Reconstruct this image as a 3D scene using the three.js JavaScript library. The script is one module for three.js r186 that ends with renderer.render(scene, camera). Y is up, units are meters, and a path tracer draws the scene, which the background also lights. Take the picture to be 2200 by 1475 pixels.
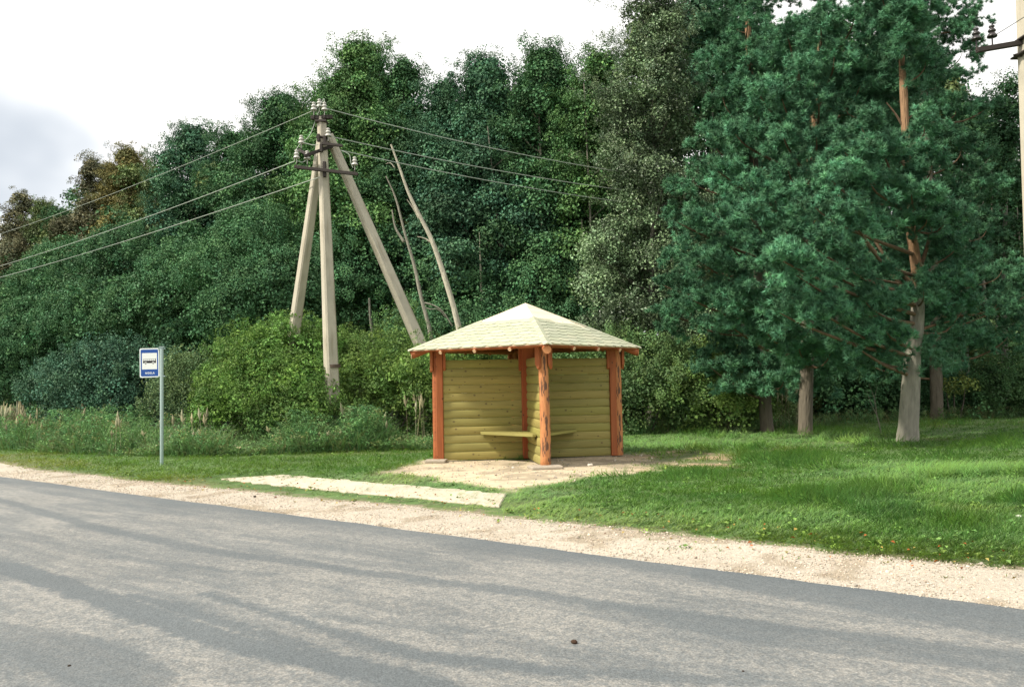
import * as THREE from 'three';
import { mergeGeometries } from 'three/addons/utils/BufferGeometryUtils.js';
import { RoundedBoxGeometry } from 'three/addons/geometries/RoundedBoxGeometry.js';

// ---------------------------------------------------------------- camera, sky, sun, exposure
const PW = 2200, PH = 1475, FPX = 1800, EYE = 1.6;
const PITCH = Math.atan(79.5 / FPX), ROLL = -1.05 * Math.PI / 180;
const scene = new THREE.Scene();
const camera = new THREE.PerspectiveCamera(2 * Math.atan(PH / 2 / FPX) * 180 / Math.PI, PW / PH, 0.1, 2000);
camera.position.set(0, EYE, 0);
camera.rotation.order = 'YXZ';
camera.rotation.set(PITCH, 0, ROLL);
camera.updateMatrixWorld();
const renderer = new THREE.WebGLRenderer({ antialias: true });
renderer.toneMapping = THREE.LinearToneMapping;
renderer.toneMappingExposure = 1.55;
renderer.shadowMap.enabled = true;

const SKY_GAIN = 0.84;
const sun = new THREE.DirectionalLight(new THREE.Color().setRGB(1, 0.93, 0.80), 4.1);
sun.position.set(-76, 90, 12);
sun.target.position.set(0, 0, -16);
sun.castShadow = true;
sun.shadow.radius = 14;
sun.shadow.mapSize.set(2048, 2048);
Object.assign(sun.shadow.camera, { left: -45, right: 45, top: 45, bottom: -45, near: 1, far: 220 });
scene.add(sun, sun.target);

// ---------------------------------------------------------------- numbers, noise
let seed = 7;
function rnd() { seed |= 0; seed = (seed + 0x6D2B79F5) | 0; let t = Math.imul(seed ^ (seed >>> 15), 1 | seed); t = (t + Math.imul(t ^ (t >>> 7), 61 | t)) ^ t; return ((t ^ (t >>> 14)) >>> 0) / 4294967296; }
const rr = (a, b) => a + (b - a) * rnd();
const gauss = () => (rnd() + rnd() + rnd() - 1.5) * 1.15;
const clamp = (x, a = 0, b = 1) => Math.min(b, Math.max(a, x));
const lerp = (a, b, t) => a + (b - a) * t;
const smooth = (a, b, x) => { const t = clamp((x - a) / (b - a)); return t * t * (3 - 2 * t); };
function hash(x, y) { let h = Math.imul(x, 374761393) + Math.imul(y, 668265263) | 0; h = Math.imul(h ^ (h >>> 13), 1274126177); return ((h ^ (h >>> 16)) >>> 0) / 4294967296; }
function noise(x, y) {
  const xi = Math.floor(x), yi = Math.floor(y), fx = x - xi, fy = y - yi, u = fx * fx * (3 - 2 * fx), v = fy * fy * (3 - 2 * fy);
  const a = hash(xi, yi), b = hash(xi + 1, yi), c = hash(xi, yi + 1), d = hash(xi + 1, yi + 1);
  return a + (b - a) * u + (c - a) * v + (a - b - c + d) * u * v;
}
function fbm(x, y, n = 4) { let s = 0, a = 0.5, t = 0; for (let i = 0; i < n; i++) { s += a * noise(x, y); t += a; a *= 0.5; x = x * 2.03 + 17.1; y = y * 2.03 + 9.7; } return s / t; }
const V = (x, y, z) => new THREE.Vector3(x, y, z);
const RGB = (r, g, b) => new THREE.Color().setRGB(r, g, b);

// the view through a pixel of a 2200 x 1475 picture, at a depth in metres or on the ground
function ray(px, py) { return V((px - PW / 2) / FPX, -(py - PH / 2) / FPX, -1).applyQuaternion(camera.quaternion); }
function at(px, py, D) { const d = ray(px, py); return camera.position.clone().addScaledVector(d, D / -d.z); }
function onGround(px, py, y = 0) { const d = ray(px, py); return camera.position.clone().addScaledVector(d, (y - EYE) / d.y); }
const footAt = (px, D) => { const p = at(px, 900, D); p.y = groundY(p.x, p.z); return p; };

// ---------------------------------------------------------------- sky: bright thin overcast with a few greyer banks
{
  const W = 1024, H = 512, d = new Float32Array(W * H * 4);
  for (let j = 0; j < H; j++) for (let i = 0; i < W; i++) {
    const phi = ((i + .5) / W - .5) * 2 * Math.PI, th = ((j + .5) / H - .5) * Math.PI, y = Math.sin(th), c = Math.cos(th);
    const x = c * Math.cos(phi), z = c * Math.sin(phi), o = (j * W + i) * 4;
    let r, g, b;
    if (y < -0.02) { r = .20; g = .21; b = .17; }
    else {
      const s = 3.1 / (y + 0.55), n = fbm(x * s + 176.2, z * s + 48.3, 5), m = fbm(x * s * 2.3 + 3.1, z * s * 2.3 + 8.8, 4);
      const bank = smooth(.50, .72, n * .75 + m * .25);
      const L = 1.04 - .42 * bank;
      r = L * lerp(1.0, .88, bank); g = L * lerp(.985, .955, bank); b = L * lerp(.955, 1.05, bank);
    }
    d[o] = r * SKY_GAIN; d[o + 1] = g * SKY_GAIN; d[o + 2] = b * SKY_GAIN; d[o + 3] = 1;
  }
  const sky = new THREE.DataTexture(d, W, H, THREE.RGBAFormat, THREE.FloatType);
  sky.mapping = THREE.EquirectangularReflectionMapping; sky.magFilter = THREE.LinearFilter; sky.needsUpdate = true;
  scene.background = sky; scene.environment = sky;
}

// ---------------------------------------------------------------- helpers for things, parts, geometry
const used = new Map();
function numbered(n) { const k = used.get(n) ?? 0; used.set(n, k + 1); return k ? `${n}_${String(k).padStart(3, '0')}` : n; }
function shadows(o) { o.castShadow = o.receiveShadow = true; return o; }
function thing(name, label, category, pos = V(0, 0, 0), turn = 0, group) {
  const o = new THREE.Group(); o.name = numbered(name); o.position.copy(pos); o.rotation.y = turn; scene.add(o);
  o.userData = { label, category }; if (group) o.userData.group = group; return o;
}
function part(name, geo, mat, parent, label) { const m = shadows(new THREE.Mesh(geo, mat)); m.name = name; if (label) m.userData.label = label; parent.add(m); return m; }
function single(name, label, category, geo, mat, pos, turn = 0, group) {
  const m = shadows(new THREE.Mesh(geo, mat)); m.name = numbered(name); m.userData = { label, category }; if (group) m.userData.group = group;
  if (pos) m.position.copy(pos); m.rotation.y = turn; scene.add(m); return m;
}
function structure(name, geo, mat, label) { const m = shadows(new THREE.Mesh(geo, mat)); m.name = numbered(name); m.userData = { kind: 'structure', label }; scene.add(m); return m; }
function pipe(pts, radii, sides = 8, { cap = true, uvLen = 1, rough = 0, turn = 0 } = {}) {   // a tube through points with a radius at each
  const n = pts.length, pos = [], uv = [], idx = []; let up = V(0, 0, 1), len = 0;
  for (let i = 0; i < n; i++) {
    const t = pts[Math.min(i + 1, n - 1)].clone().sub(pts[Math.max(i - 1, 0)]).normalize();
    if (Math.abs(t.dot(up)) > .95) up = V(1, 0, 0);
    const a = V().crossVectors(t, up).normalize(), b = V().crossVectors(a, t).normalize(); up = b.clone();
    if (i) len += pts[i].distanceTo(pts[i - 1]);
    for (let k = 0; k <= sides; k++) {
      const g = k / sides * Math.PI * 2 + turn, w = radii[i] * (1 + rough * (noise(k % sides * 3.3 + 5.1, len * 2.2) - .5));
      const p = pts[i].clone().addScaledVector(a, Math.cos(g) * w).addScaledVector(b, Math.sin(g) * w);
      pos.push(p.x, p.y, p.z); uv.push(k / sides, len / uvLen);
    }
  }
  const s = sides + 1;
  for (let i = 0; i < n - 1; i++) for (let k = 0; k < sides; k++) { const q = i * s + k; idx.push(q, q + s, q + 1, q + 1, q + s, q + s + 1); }
  if (cap) for (const [row, flip] of [[0, 0], [n - 1, 1]]) {
    const c = pos.length / 3; pos.push(pts[row].x, pts[row].y, pts[row].z); uv.push(.5, .5);
    for (let k = 0; k < sides; k++) { const q = row * s + k; flip ? idx.push(c, q + 1, q) : idx.push(c, q, q + 1); }
  }
  const g = new THREE.BufferGeometry();
  g.setAttribute('position', new THREE.Float32BufferAttribute(pos, 3)); g.setAttribute('uv', new THREE.Float32BufferAttribute(uv, 2)); g.setIndex(idx); g.computeVertexNormals(); return g;
}
function box(w, h, d, x = 0, y = 0, z = 0, bevel = .006) {
  const g = bevel ? new RoundedBoxGeometry(w, h, d, 1, Math.min(bevel, w / 3, h / 3, d / 3)) : new THREE.BoxGeometry(w, h, d); g.translate(x, y, z); return g;
}
function merge(list) { return mergeGeometries(list.map((g) => { const h = g.index ? g.toNonIndexed() : g; for (const k of Object.keys(h.attributes)) if (!['position', 'normal', 'uv'].includes(k)) h.deleteAttribute(k); return h; })); }
function blotch(w, h, f, srgb = true, repeat = true) {      // a texture from f(u, v) -> [r, g, b] in linear values
  const d = new Uint8Array(w * h * 4), enc = (x) => srgb ? (x <= .0031308 ? x * 12.92 : 1.055 * Math.pow(x, 1 / 2.4) - .055) : x;
  for (let j = 0; j < h; j++) for (let i = 0; i < w; i++) { const c = f((i + .5) / w, (j + .5) / h), o = (j * w + i) * 4; for (let k = 0; k < 3; k++) d[o + k] = clamp(enc(clamp(c[k]))) * 255; d[o + 3] = 255; }
  const t = new THREE.DataTexture(d, w, h); if (srgb) t.colorSpace = THREE.SRGBColorSpace;
  t.wrapS = t.wrapT = repeat ? THREE.RepeatWrapping : THREE.ClampToEdgeWrapping; t.magFilter = THREE.LinearFilter; t.minFilter = THREE.LinearMipmapLinearFilter; t.generateMipmaps = true; t.needsUpdate = true; return t;
}
const tiledNoise = (u, v, nx, ny, n = 4) => {           // noise that repeats on [0, 1]
  const a = smooth(.8, 1, u), b = smooth(.8, 1, v);
  const f = (x, y) => fbm(x * nx, y * ny, n);
  return lerp(lerp(f(u, v), f(u - 1, v), a), lerp(f(u, v - 1), f(u - 1, v - 1), a), b);
};
const M = (r, g, b, rough = .8, o = {}) => new THREE.MeshStandardMaterial({ color: RGB(r, g, b), roughness: rough, ...o });
const bumpNoise = blotch(512, 512, (u, v) => { const n = .6 * tiledNoise(u, v, 60, 60, 4) + .4 * hash(Math.floor(u * 512), Math.floor(v * 512)); return [n, n, n]; }, false);

// scattered copies
const tmpM = new THREE.Matrix4(), tmpQ = new THREE.Quaternion(), tmpE = new THREE.Euler(), UPV = V(0, 1, 0), one = V(1, 1, 1);
class Scatter {
  constructor() { this.m = []; this.c = []; }
  add(p, q, s, c) { if (typeof s === 'number') one.set(s, s, s); else one.copy(s); tmpM.compose(p, q, one); for (let i = 0; i < 16; i++) this.m.push(tmpM.elements[i]); this.c.push(c.r, c.g, c.b); }
  get count() { return this.c.length / 3; }
  build(name, geo, mat, parent) {
    const im = new THREE.InstancedMesh(geo, mat, this.count); im.instanceMatrix.array.set(this.m);
    im.instanceColor = new THREE.InstancedBufferAttribute(new Float32Array(this.c), 3);
    im.name = parent === scene ? numbered(name) : name; im.userData.kind = 'stuff'; shadows(im); parent.add(im); return im;
  }
}
const qFrom = (dir, spin) => new THREE.Quaternion().setFromUnitVectors(UPV, dir).multiply(new THREE.Quaternion().setFromAxisAngle(UPV, spin));
const sphereDir = () => { const y = rr(-1, 1), a = rr(0, 6.2832), s = Math.sqrt(1 - y * y); return V(Math.cos(a) * s, y, Math.sin(a) * s); };
const tint = (base, lo, hi, warm = .12) => { const k = rr(lo, hi), w = rr(-warm, warm); return RGB(base.r * k * (1 + w), base.g * k, base.b * k * (1 - w)); };

// ---------------------------------------------------------------- the lie of the road
const RO = V(0, 0, -8.25), RT = V(.795, 0, .607).normalize(), RN = V(-RT.z, 0, RT.x);
const roadU = (x, z) => (x - RO.x) * RT.x + (z - RO.z) * RT.z, roadV = (x, z) => (x - RO.x) * RN.x + (z - RO.z) * RN.z;
const roadPt = (u, v, y = 0) => V(RO.x + RT.x * u + RN.x * v, y, RO.z + RT.z * u + RN.z * v);
const SHOULDER = (u) => 1.22 + .12 * Math.sin(u * .33 + 1) + .30 * (fbm(u * .7 + 3.3, 2.2, 3) - .5) + .12 * (noise(u * 3.1, 7.7) - .5) - .12 * smooth(-4, -12, u);
const ROADEDGE = (u) => .10 * (fbm(u * .55 + 9.1, 5.5, 3) - .5) + .05 * (noise(u * 2.7, 1.3) - .5);
function groundY(x, z) {
  const back = -roadV(x, z);                    // metres beyond the asphalt
  const away = smooth(3.5, 9, back);
  const shelter = smooth(2.2, 4.0, Math.hypot(x - .3, z + 17.2));
  return away * shelter * (.16 * (fbm(x * .16 + 4, z * .16 + 2, 3) - .5)) - .35 * smooth(7, 10, back) * smooth(-3.5, -7, x) + .12 * smooth(8, 13, x) * smooth(-15, -20, z);
}

// bare, trodden ground in front of and beside the shelter
const BARE = [[800, 1018], [870, 1003], [940, 984], [1140, 986], [1300, 975], [1420, 968], [1500, 966], [1620, 984], [1560, 1000], [1430, 1004], [1350, 1012], [1250, 1026], [1150, 1042], [1060, 1049], [970, 1037], [880, 1026]].map(([x, y]) => onGround(x, y));
function polyDist(poly, x, z) {                 // negative inside
  let inside = false, best = 1e9;
  for (let i = 0, j = poly.length - 1; i < poly.length; j = i++) {
    const a = poly[i], b = poly[j];
    if ((a.z > z) !== (b.z > z) && x < (b.x - a.x) * (z - a.z) / (b.z - a.z) + a.x) inside = !inside;
    const dx = b.x - a.x, dz = b.z - a.z, t = clamp(((x - a.x) * dx + (z - a.z) * dz) / (dx * dx + dz * dz));
    best = Math.min(best, Math.hypot(x - a.x - dx * t, z - a.z - dz * t));
  }
  return inside ? -best : best;
}
function bareAt(x, z) {
  if (x < -6 || x > 7 || z > -9 || z < -22) return 0;
  const d = polyDist(BARE, x, z) + (fbm(x * 1.1 + 3, z * 1.1 + 7, 4) - .5) * 1.3;
  return smooth(.22, -.22, d) * (1 - .75 * smooth(2.0, 3.2, x + (noise(x * 2, z * 2) - .5)) * smooth(.42, .55, fbm(x * 2.2 + 5, z * 2.2, 3)));
}
const SLAB = { u0: -5.0, u1: 1.35, v0: -2.45, v1: -3.35 };
{ const a = onGround(520, 1026), b = onGround(1090, 1070); SLAB.u0 = roadU(a.x, a.z); SLAB.u1 = roadU(b.x, b.z) + .28; }
const slabNear = onGround(760, 1058), slabFar = onGround(760, 1034);
SLAB.v1 = roadV(slabNear.x, slabNear.z); SLAB.v0 = roadV(slabFar.x, slabFar.z);

// ---------------------------------------------------------------- ground sheet
{
  const X0 = -24, X1 = 20, Z0 = -34, Z1 = -4;
  const soil = blotch(2048, 1396, (u, v) => {
    const x = lerp(X0, X1, u), z = lerp(Z0, Z1, v);
    const n = fbm(x * .8, z * .8, 4), f = noise(x * 9, z * 9), g = noise(x * 31, z * 31), b = bareAt(x, z);
    const green = lerp(.75, 1.25, n) * lerp(.7, 1.2, f);
    let c = [.085 * green, .150 * green, .040 * green];
    const dry = smooth(.58, .75, fbm(x * .5 + 31, z * .5 + 2, 3)); c = [lerp(c[0], .14, dry * .5), lerp(c[1], .13, dry * .5), lerp(c[2], .05, dry * .5)];
    if (b > 0) {
      const brown = smooth(1.6, 3.4, x + (n - .5) * 2), s = lerp(.82, 1.12, n) * lerp(.86, 1.1, f) * lerp(.86, 1.1, g);
      const sand = [lerp(.56, .37, brown) * s, lerp(.46, .275, brown) * s, lerp(.32, .165, brown) * s];
      const stain = smooth(.52, .70, fbm(x * 2.1 + 7, z * 2.1 + 1, 3)) * .35;
      c = c.map((k, i) => lerp(k, sand[i] * (1 - stain), b));
    }
    const e = smooth(.35, -.25, -roadV(x, z) - SHOULDER(roadU(x, z)) + (f - .5) * .5);
    return e > 0 ? c.map((k, i) => lerp(k, [.34, .27, .19][i] * lerp(.7, 1.2, f), e)) : c;
  }, true, false);
  const far = blotch(512, 512, (u, v) => { const n = tiledNoise(u, v, 9, 9, 5), k = lerp(.55, 1.3, n); return [.035 * k, .055 * k, .02 * k]; });
  const span = (a, b, n) => Array.from({ length: n }, (_, i) => a + (b - a) * i / n);
  const xs = [-700, -300, -140, -80, -50, -36, ...span(X0, X1, 110), X1, 28, 40, 70, 140, 300, 700], zs = [-900, -400, -200, -120, -80, -56, -42, ...span(Z0, Z1, 75), Z1, 0, 10, 40, 200];
  const pos = [], uv = [], near = [], rest = [];
  const inX = (i) => xs[i] >= X0 && xs[i] < X1, inZ = (j) => zs[j] >= Z0 && zs[j] < Z1;
  const put = (list, i, j, local) => { const x = xs[i], z = zs[j]; list.push(pos.length / 3); pos.push(x, groundY(x, z) - .008, z); local ? uv.push((x - X0) / (X1 - X0), (z - Z0) / (Z1 - Z0)) : uv.push(x / 9, z / 9); };
  for (let i = 0; i < xs.length - 1; i++) for (let j = 0; j < zs.length - 1; j++) { const l = inX(i) && inZ(j), L = l ? near : rest; for (const [a, b] of [[0, 0], [0, 1], [1, 0], [1, 0], [0, 1], [1, 1]]) put(L, i + a, j + b, l); }
  const g = new THREE.BufferGeometry(); g.setAttribute('position', new THREE.Float32BufferAttribute(pos, 3)); g.setAttribute('uv', new THREE.Float32BufferAttribute(uv, 2));
  g.setIndex([...near, ...rest]); g.addGroup(0, near.length, 0); g.addGroup(near.length, rest.length, 1); g.computeVertexNormals();
  const nm = g.attributes.normal; for (let i = 0; i < nm.count; i++) nm.setXYZ(i, 0, 1, 0);
  const bump = bumpNoise.clone(); bump.repeat.set(40, 28);
  structure('ground', g, [new THREE.MeshStandardMaterial({ map: soil, roughness: .95, bumpMap: bump, bumpScale: .012 }), new THREE.MeshStandardMaterial({ map: far, roughness: .95 })], 'grassy ground with trodden sandy earth round the shelter');
}

// ---------------------------------------------------------------- road, shoulder, slab
// darker, smooth strips that tyres have left in the worn surface: [half width, strength, points on the road]
const MARKS = [
  [.10, .85, [[-60, 1062], [0, 1077], [65, 1095], [200, 1135], [400, 1177], [550, 1200], [750, 1230], [950, 1255], [1150, 1280], [1400, 1318], [1650, 1352], [2000, 1395], [2300, 1430]]],
  [.15, 1, [[-80, 1200], [0, 1220], [150, 1265], [300, 1320], [450, 1372], [600, 1408], [750, 1436], [850, 1465], [960, 1500]]],
  [.085, .95, [[280, 1284], [375, 1308], [500, 1350], [650, 1396], [800, 1448], [900, 1490]]],
  [.075, .95, [[440, 1280], [550, 1313], [675, 1348], [800, 1388], [900, 1414], [1100, 1436], [1250, 1455]]],
  [.08, .5, [[520, 1152], [650, 1173], [800, 1195], [1000, 1222]]],
  [.08, .55, [[60, 1050], [250, 1085], [420, 1108]]],
  [.30, .75, [[1560, 1240], [1700, 1268], [1900, 1300], [2100, 1335], [2300, 1370]]],
  [.17, .7, [[1400, 1318], [1550, 1352], [1650, 1378], [1900, 1402], [2250, 1440]]],
  [.08, .8, [[1050, 1436], [1200, 1446], [1450, 1462], [1600, 1474]]],
  [.28, .7, [[-100, 1370], [0, 1385], [110, 1402], [200, 1430], [260, 1470]]],
  [.06, .6, [[240, 1198], [420, 1224], [580, 1240]]],
  [.07, .6, [[680, 1325], [850, 1348], [1000, 1362]]],
].map(([w, k, p]) => ({ w, k, p: p.map(([x, y]) => onGround(x, y)).map((q) => [roadU(q.x, q.z), roadV(q.x, q.z)]) }));
for (const m of MARKS) { m.lo = Math.min(...m.p.map((q) => q[0])) - 1; m.hi = Math.max(...m.p.map((q) => q[0])) + 1; }
function markAt(u, v) {
  let out = 0; const wob = (noise(u * 3.1, v * 9.3) - .5) * .06 + (noise(u * 24, v * 30) - .5) * .07;
  for (const m of MARKS) {
    if (u < m.lo || u > m.hi) continue;
    let best = 9; for (let i = 1; i < m.p.length; i++) { const [ax, ay] = m.p[i - 1], [bx, by] = m.p[i], dx = bx - ax, dy = by - ay, t = clamp(((u - ax) * dx + (v - ay) * dy) / (dx * dx + dy * dy)), d = Math.hypot(u - ax - dx * t, v - ay - dy * t); if (d < best) best = d; }
    out = Math.max(out, m.k * smooth(m.w + .05, m.w - .05, best + wob));
  }
  return out;
}
function asphalt(u, v, fine) {
  const n = fbm(u * .9 + 2, v * 2.2 + 8, 4), patch = smooth(.36, .62, fbm(u * 1.1 + 40, v * 3.2 + 3, 4)), streak = noise(u * 2.2, v * 15 + 3);
  let worn = clamp(.52 + (patch - .5) * .30 + (streak - .5) * .34);
  const edge = smooth(.75, .15, v + (n - .5) * .5);
  worn *= 1 - .75 * edge; worn *= 1 - .92 * markAt(u, v);
  let s = lerp(.92, 1.08, n);
  const w3 = noise(u * 19 + 5, v * 26 + 40), w2 = noise(u * 43 + 5, v * 43);
  if (fine) { const g = hash(Math.floor(u * 150), Math.floor(v * 150)), h = noise(u * 88 + 7, v * 88); s *= lerp(.66, 1.28, g); worn = clamp(worn * (.42 + .30 * smooth(.3, .7, w3) + .36 * smooth(.35, .7, w2) + .75 * smooth(.5, .85, h))); }
  else { const g = hash(Math.floor(u * 44), Math.floor(v * 52)); s *= lerp(.88, 1.12, g); worn = clamp(worn * (.62 + .30 * smooth(.3, .7, w3) + .36 * smooth(.35, .7, w2))); }
  return [lerp(.098, .268, worn) * s, lerp(.113, .258, worn) * s, lerp(.121, .236, worn) * s];
}
{
  const U0 = -5, U1 = 5.6, V1 = 5.1, F0 = -45;
  const nearMap = blotch(2048, 1000, (a, b) => asphalt(lerp(U0, U1, a), V1 * b, true), true, false);
  const farMap = blotch(1800, 420, (a, b) => asphalt(lerp(F0, U0, a), 8 * b, false), true, false); farMap.wrapS = farMap.wrapT = THREE.MirroredRepeatWrapping;
  const pos = [], uv = [], near = [], rest = [];
  const us = [-300, -160, -90, -60, -45, ...Array.from({ length: 82 }, (_, i) => -45 + 40 * i / 80).slice(1, 80), ...Array.from({ length: 40 }, (_, i) => U0 + (U1 - U0) * i / 39), 8, 14, 30, 60, 120, 300];
  const vs = [0, .06, .3, 1, 2.5, V1, 8];
  const pt = (list, u, k, local) => { const v = k ? vs[k] : ROADEDGE(u), p = roadPt(u, v); list.push(pos.length / 3); pos.push(p.x, .006 + (k > 0 ? .012 : 0), p.z); local ? uv.push((u - U0) / (U1 - U0), vs[k] / V1) : uv.push((u - F0) / (U0 - F0), vs[k] / 8); };
  for (let i = 0; i < us.length - 1; i++) for (let k = 0; k < vs.length - 1; k++) { const l = us[i] >= U0 - 1e-6 && us[i + 1] <= U1 + 1e-6 && k < 5, L = l ? near : rest; for (const [a, b] of [[0, 0], [1, 0], [0, 1], [0, 1], [1, 0], [1, 1]]) pt(L, us[i + a], k + b, l); }
  const g = new THREE.BufferGeometry(); g.setAttribute('position', new THREE.Float32BufferAttribute(pos, 3)); g.setAttribute('uv', new THREE.Float32BufferAttribute(uv, 2));
  g.setIndex([...near, ...rest]); g.addGroup(0, near.length, 0); g.addGroup(near.length, rest.length, 1); g.computeVertexNormals();
  const b1 = bumpNoise.clone(); b1.repeat.set(14, 7); const b2 = bumpNoise.clone(); b2.repeat.set(50, 10);
  structure('road', g, [new THREE.MeshStandardMaterial({ map: nearMap, roughness: .78, bumpMap: b1, bumpScale: .006 }), new THREE.MeshStandardMaterial({ map: farMap, roughness: .78, bumpMap: b2, bumpScale: .006 })], 'worn grey asphalt road with pale aggregate and darker curved tyre strips');

  const gravelMap = blotch(2048, 416, (a, b) => {
    const u = a * 9, v = b * 1.8, n = tiledNoise(a, b, 12, 2.5, 4), g = hash(Math.floor(u * 120), Math.floor(v * 120) + 77), h = hash(Math.floor(u * 46) + 31, Math.floor(v * 46));
    const s = lerp(.86, 1.12, n) * lerp(.80, 1.14, g) * lerp(.86, 1.08, h), dirt = smooth(.52, .70, tiledNoise(a, b, 24, 3, 4)) * .85;
    return [lerp(.55, .36, dirt) * s, lerp(.485, .295, dirt) * s, lerp(.395, .21, dirt) * s];
  });
  const p2 = [], uv2 = [], id = [], steps = 900, S0 = -70, S1 = 22, rows = 6;
  for (let i = 0; i <= steps; i++) for (let k = 0; k <= rows; k++) {
    const u = lerp(S0, S1, i / steps), v = lerp(.25, -SHOULDER(u), k / rows), p = roadPt(u, v); p2.push(p.x, lerp(.002, .004, k / rows) - (k === rows ? .012 : 0) + .010 * (noise(u * 3, v * 5) - .3) * (k > 1 && k < rows ? 1 : 0), p.z); uv2.push(u / 9, v / 1.8);
    if (i < steps && k < rows) { const q = i * (rows + 1) + k; id.push(q, q + 1, q + rows + 1, q + 1, q + rows + 2, q + rows + 1); }
  }
  const sg = new THREE.BufferGeometry(); sg.setAttribute('position', new THREE.Float32BufferAttribute(p2, 3)); sg.setAttribute('uv', new THREE.Float32BufferAttribute(uv2, 2)); sg.setIndex(id); sg.computeVertexNormals();
  const b3 = bumpNoise.clone(); b3.repeat.set(9, 1.8);
  structure('gravel_shoulder', sg, new THREE.MeshStandardMaterial({ map: gravelMap, roughness: .95, bumpMap: b3, bumpScale: .02 }), 'pale gravel shoulder along the edge of the asphalt');

  // the sand-covered slab of the bus stop, flush with the turf
  const slabMap = blotch(1024, 256, (a, b) => { const n = tiledNoise(a, b, 14, 3, 5), g = hash(Math.floor(a * 640), Math.floor(b * 150)), s = lerp(.85, 1.12, n) * lerp(.93, 1.05, g); return [.56 * s, .49 * s, .385 * s]; });
  const shape = new THREE.Shape(), edge = [];
  for (let k = 0; k <= 60; k++) edge.push([lerp(SLAB.u0 + .35, SLAB.u1 - .55, k / 60), SLAB.v0 + .14 * (noise(k * .5, 3) - .5)]);
  for (let k = 0; k <= 60; k++) edge.push([lerp(SLAB.u1 + .1, SLAB.u0 - .1, k / 60), SLAB.v1 + .16 * (noise(k * .6, 9) - .5)]);
  edge.forEach(([u, v], i) => i ? shape.lineTo(u, v) : shape.moveTo(u, v));
  const slab = new THREE.ExtrudeGeometry(shape, { depth: .045, bevelEnabled: true, bevelSize: .012, bevelThickness: .012, bevelSegments: 1 });
  const sp = slab.attributes.position, suv = slab.attributes.uv;
  for (let i = 0; i < sp.count; i++) { const u = sp.getX(i), v = sp.getY(i), h = sp.getZ(i), p = roadPt(u, v); sp.setXYZ(i, p.x, h - .041, p.z); suv.setXY(i, u / 6.4, v / 1.6); }
  const ix = slab.index; if (!ix) { for (let i = 0; i < sp.count; i += 3) for (const A of [sp, suv]) { const s = A.itemSize; for (let c = 0; c < s; c++) { const t = A.array[(i + 1) * s + c]; A.array[(i + 1) * s + c] = A.array[(i + 2) * s + c]; A.array[(i + 2) * s + c] = t; } } }
  slab.computeVertexNormals();
  structure('pavement', slab, new THREE.MeshStandardMaterial({ map: slabMap, roughness: .95, bumpMap: b3, bumpScale: .01 }), 'pale sandy concrete strip of the bus stop, between gravel shoulder and shelter');
}

// loose stones on shoulder, bare ground
{
  const g = new THREE.IcosahedronGeometry(1, 0); { const p = g.attributes.position; for (let i = 0; i < p.count; i++) { const k = .8 + .4 * hash(Math.round(p.getX(i) * 90), Math.round(p.getY(i) * 70 + p.getZ(i) * 33)); p.setXYZ(i, p.getX(i) * k, p.getY(i) * k * .7, p.getZ(i) * k); } g.computeVertexNormals(); }
  const s = new Scatter(), base = RGB(.50, .43, .35);
  for (let i = 0; i < 17000; i++) {
    const u = -13 + 19 * Math.pow(rnd(), .8), v = -rnd() * SHOULDER(u) * 1.04 + .04, p = roadPt(u, v), r = rr(.003, .009) * (rnd() < .03 ? 2 : 1);
    p.y = .006 + r * .2; s.add(p, tmpQ.setFromEuler(tmpE.set(rr(0, 6), rr(0, 6), rr(0, 6))), r, tint(base, .55, 1.3, .06));
  }
  for (let i = 0; i < 2600; i++) {
    const x = rr(-4, 6), z = rr(-19, -12); if (bareAt(x, z) < .4) continue; const r = rr(.005, .014) * (rnd() < .05 ? 2.2 : 1);
    s.add(V(x, r * .2 - .004, z), tmpQ.setFromEuler(tmpE.set(rr(0, 6), rr(0, 6), rr(0, 6))), r, tint(base, .5, 1.25, .08));
  }
  const im = s.build('gravel_stones', g, M(1, 1, 1, .9), scene); im.userData = { kind: 'stuff', label: 'small pale loose stones strewn over the shoulder and sand' , category: 'gravel' };
}

// ---------------------------------------------------------------- wood
function woodTex(seedN, pale, dark, knotC, rows, opts = {}) {
  const knots = Array.from({ length: opts.knots ?? 26 }, (_, i) => [hash(i, seedN), (Math.floor(hash(i, seedN + 5) * rows) + rrh(i, seedN + 9, .25, .75)) / rows, rrh(i, seedN + 13, .5, 1.2)]);
  function rrh(a, b, lo, hi) { return lo + (hi - lo) * hash(a, b + 100); }
  return blotch(1024, 512, (u, v) => {
    const L = u * 2.0, W = v * (opts.width ?? 1.2);                                  // metres along and across the grain
    const wav = fbm(L * 1.3 + seedN, W * 7, 3);
    const g = noise(L * 2.4 + seedN * 3, W * 110 + wav * 16), h = noise(L * 7 + 50, W * 330), n = fbm(L * 2 + 9, W * 9 + seedN, 4);
    let t = clamp(.5 * g + .22 * h + .45 * n - .1);
    let c = pale.map((p, i) => lerp(p, dark[i], t));
    for (const [ku, kv, s] of knots) {
      let du = Math.abs(u - ku); du = Math.min(du, 1 - du) * 2.0; const dv = (v - kv) * (opts.width ?? 1.2), q = Math.hypot(du / (.018 * s), dv / (.014 * s)) + (h - .5) * .5;
      const streak = Math.exp(-((dv / .004) ** 2)) * Math.exp(-(du / .07)) * .35;
      const k = Math.max(smooth(1.5, .7, q) * .85, streak * hash(Math.round(ku * 999), 3)); if (k > .01) c = c.map((p, i) => lerp(p, knotC[i], k));
    }
    return c;
  });
}
const pineTex = woodTex(3, [.37, .325, .105], [.215, .185, .055], [.10, .07, .028], 7, { knots: 22 });
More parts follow.
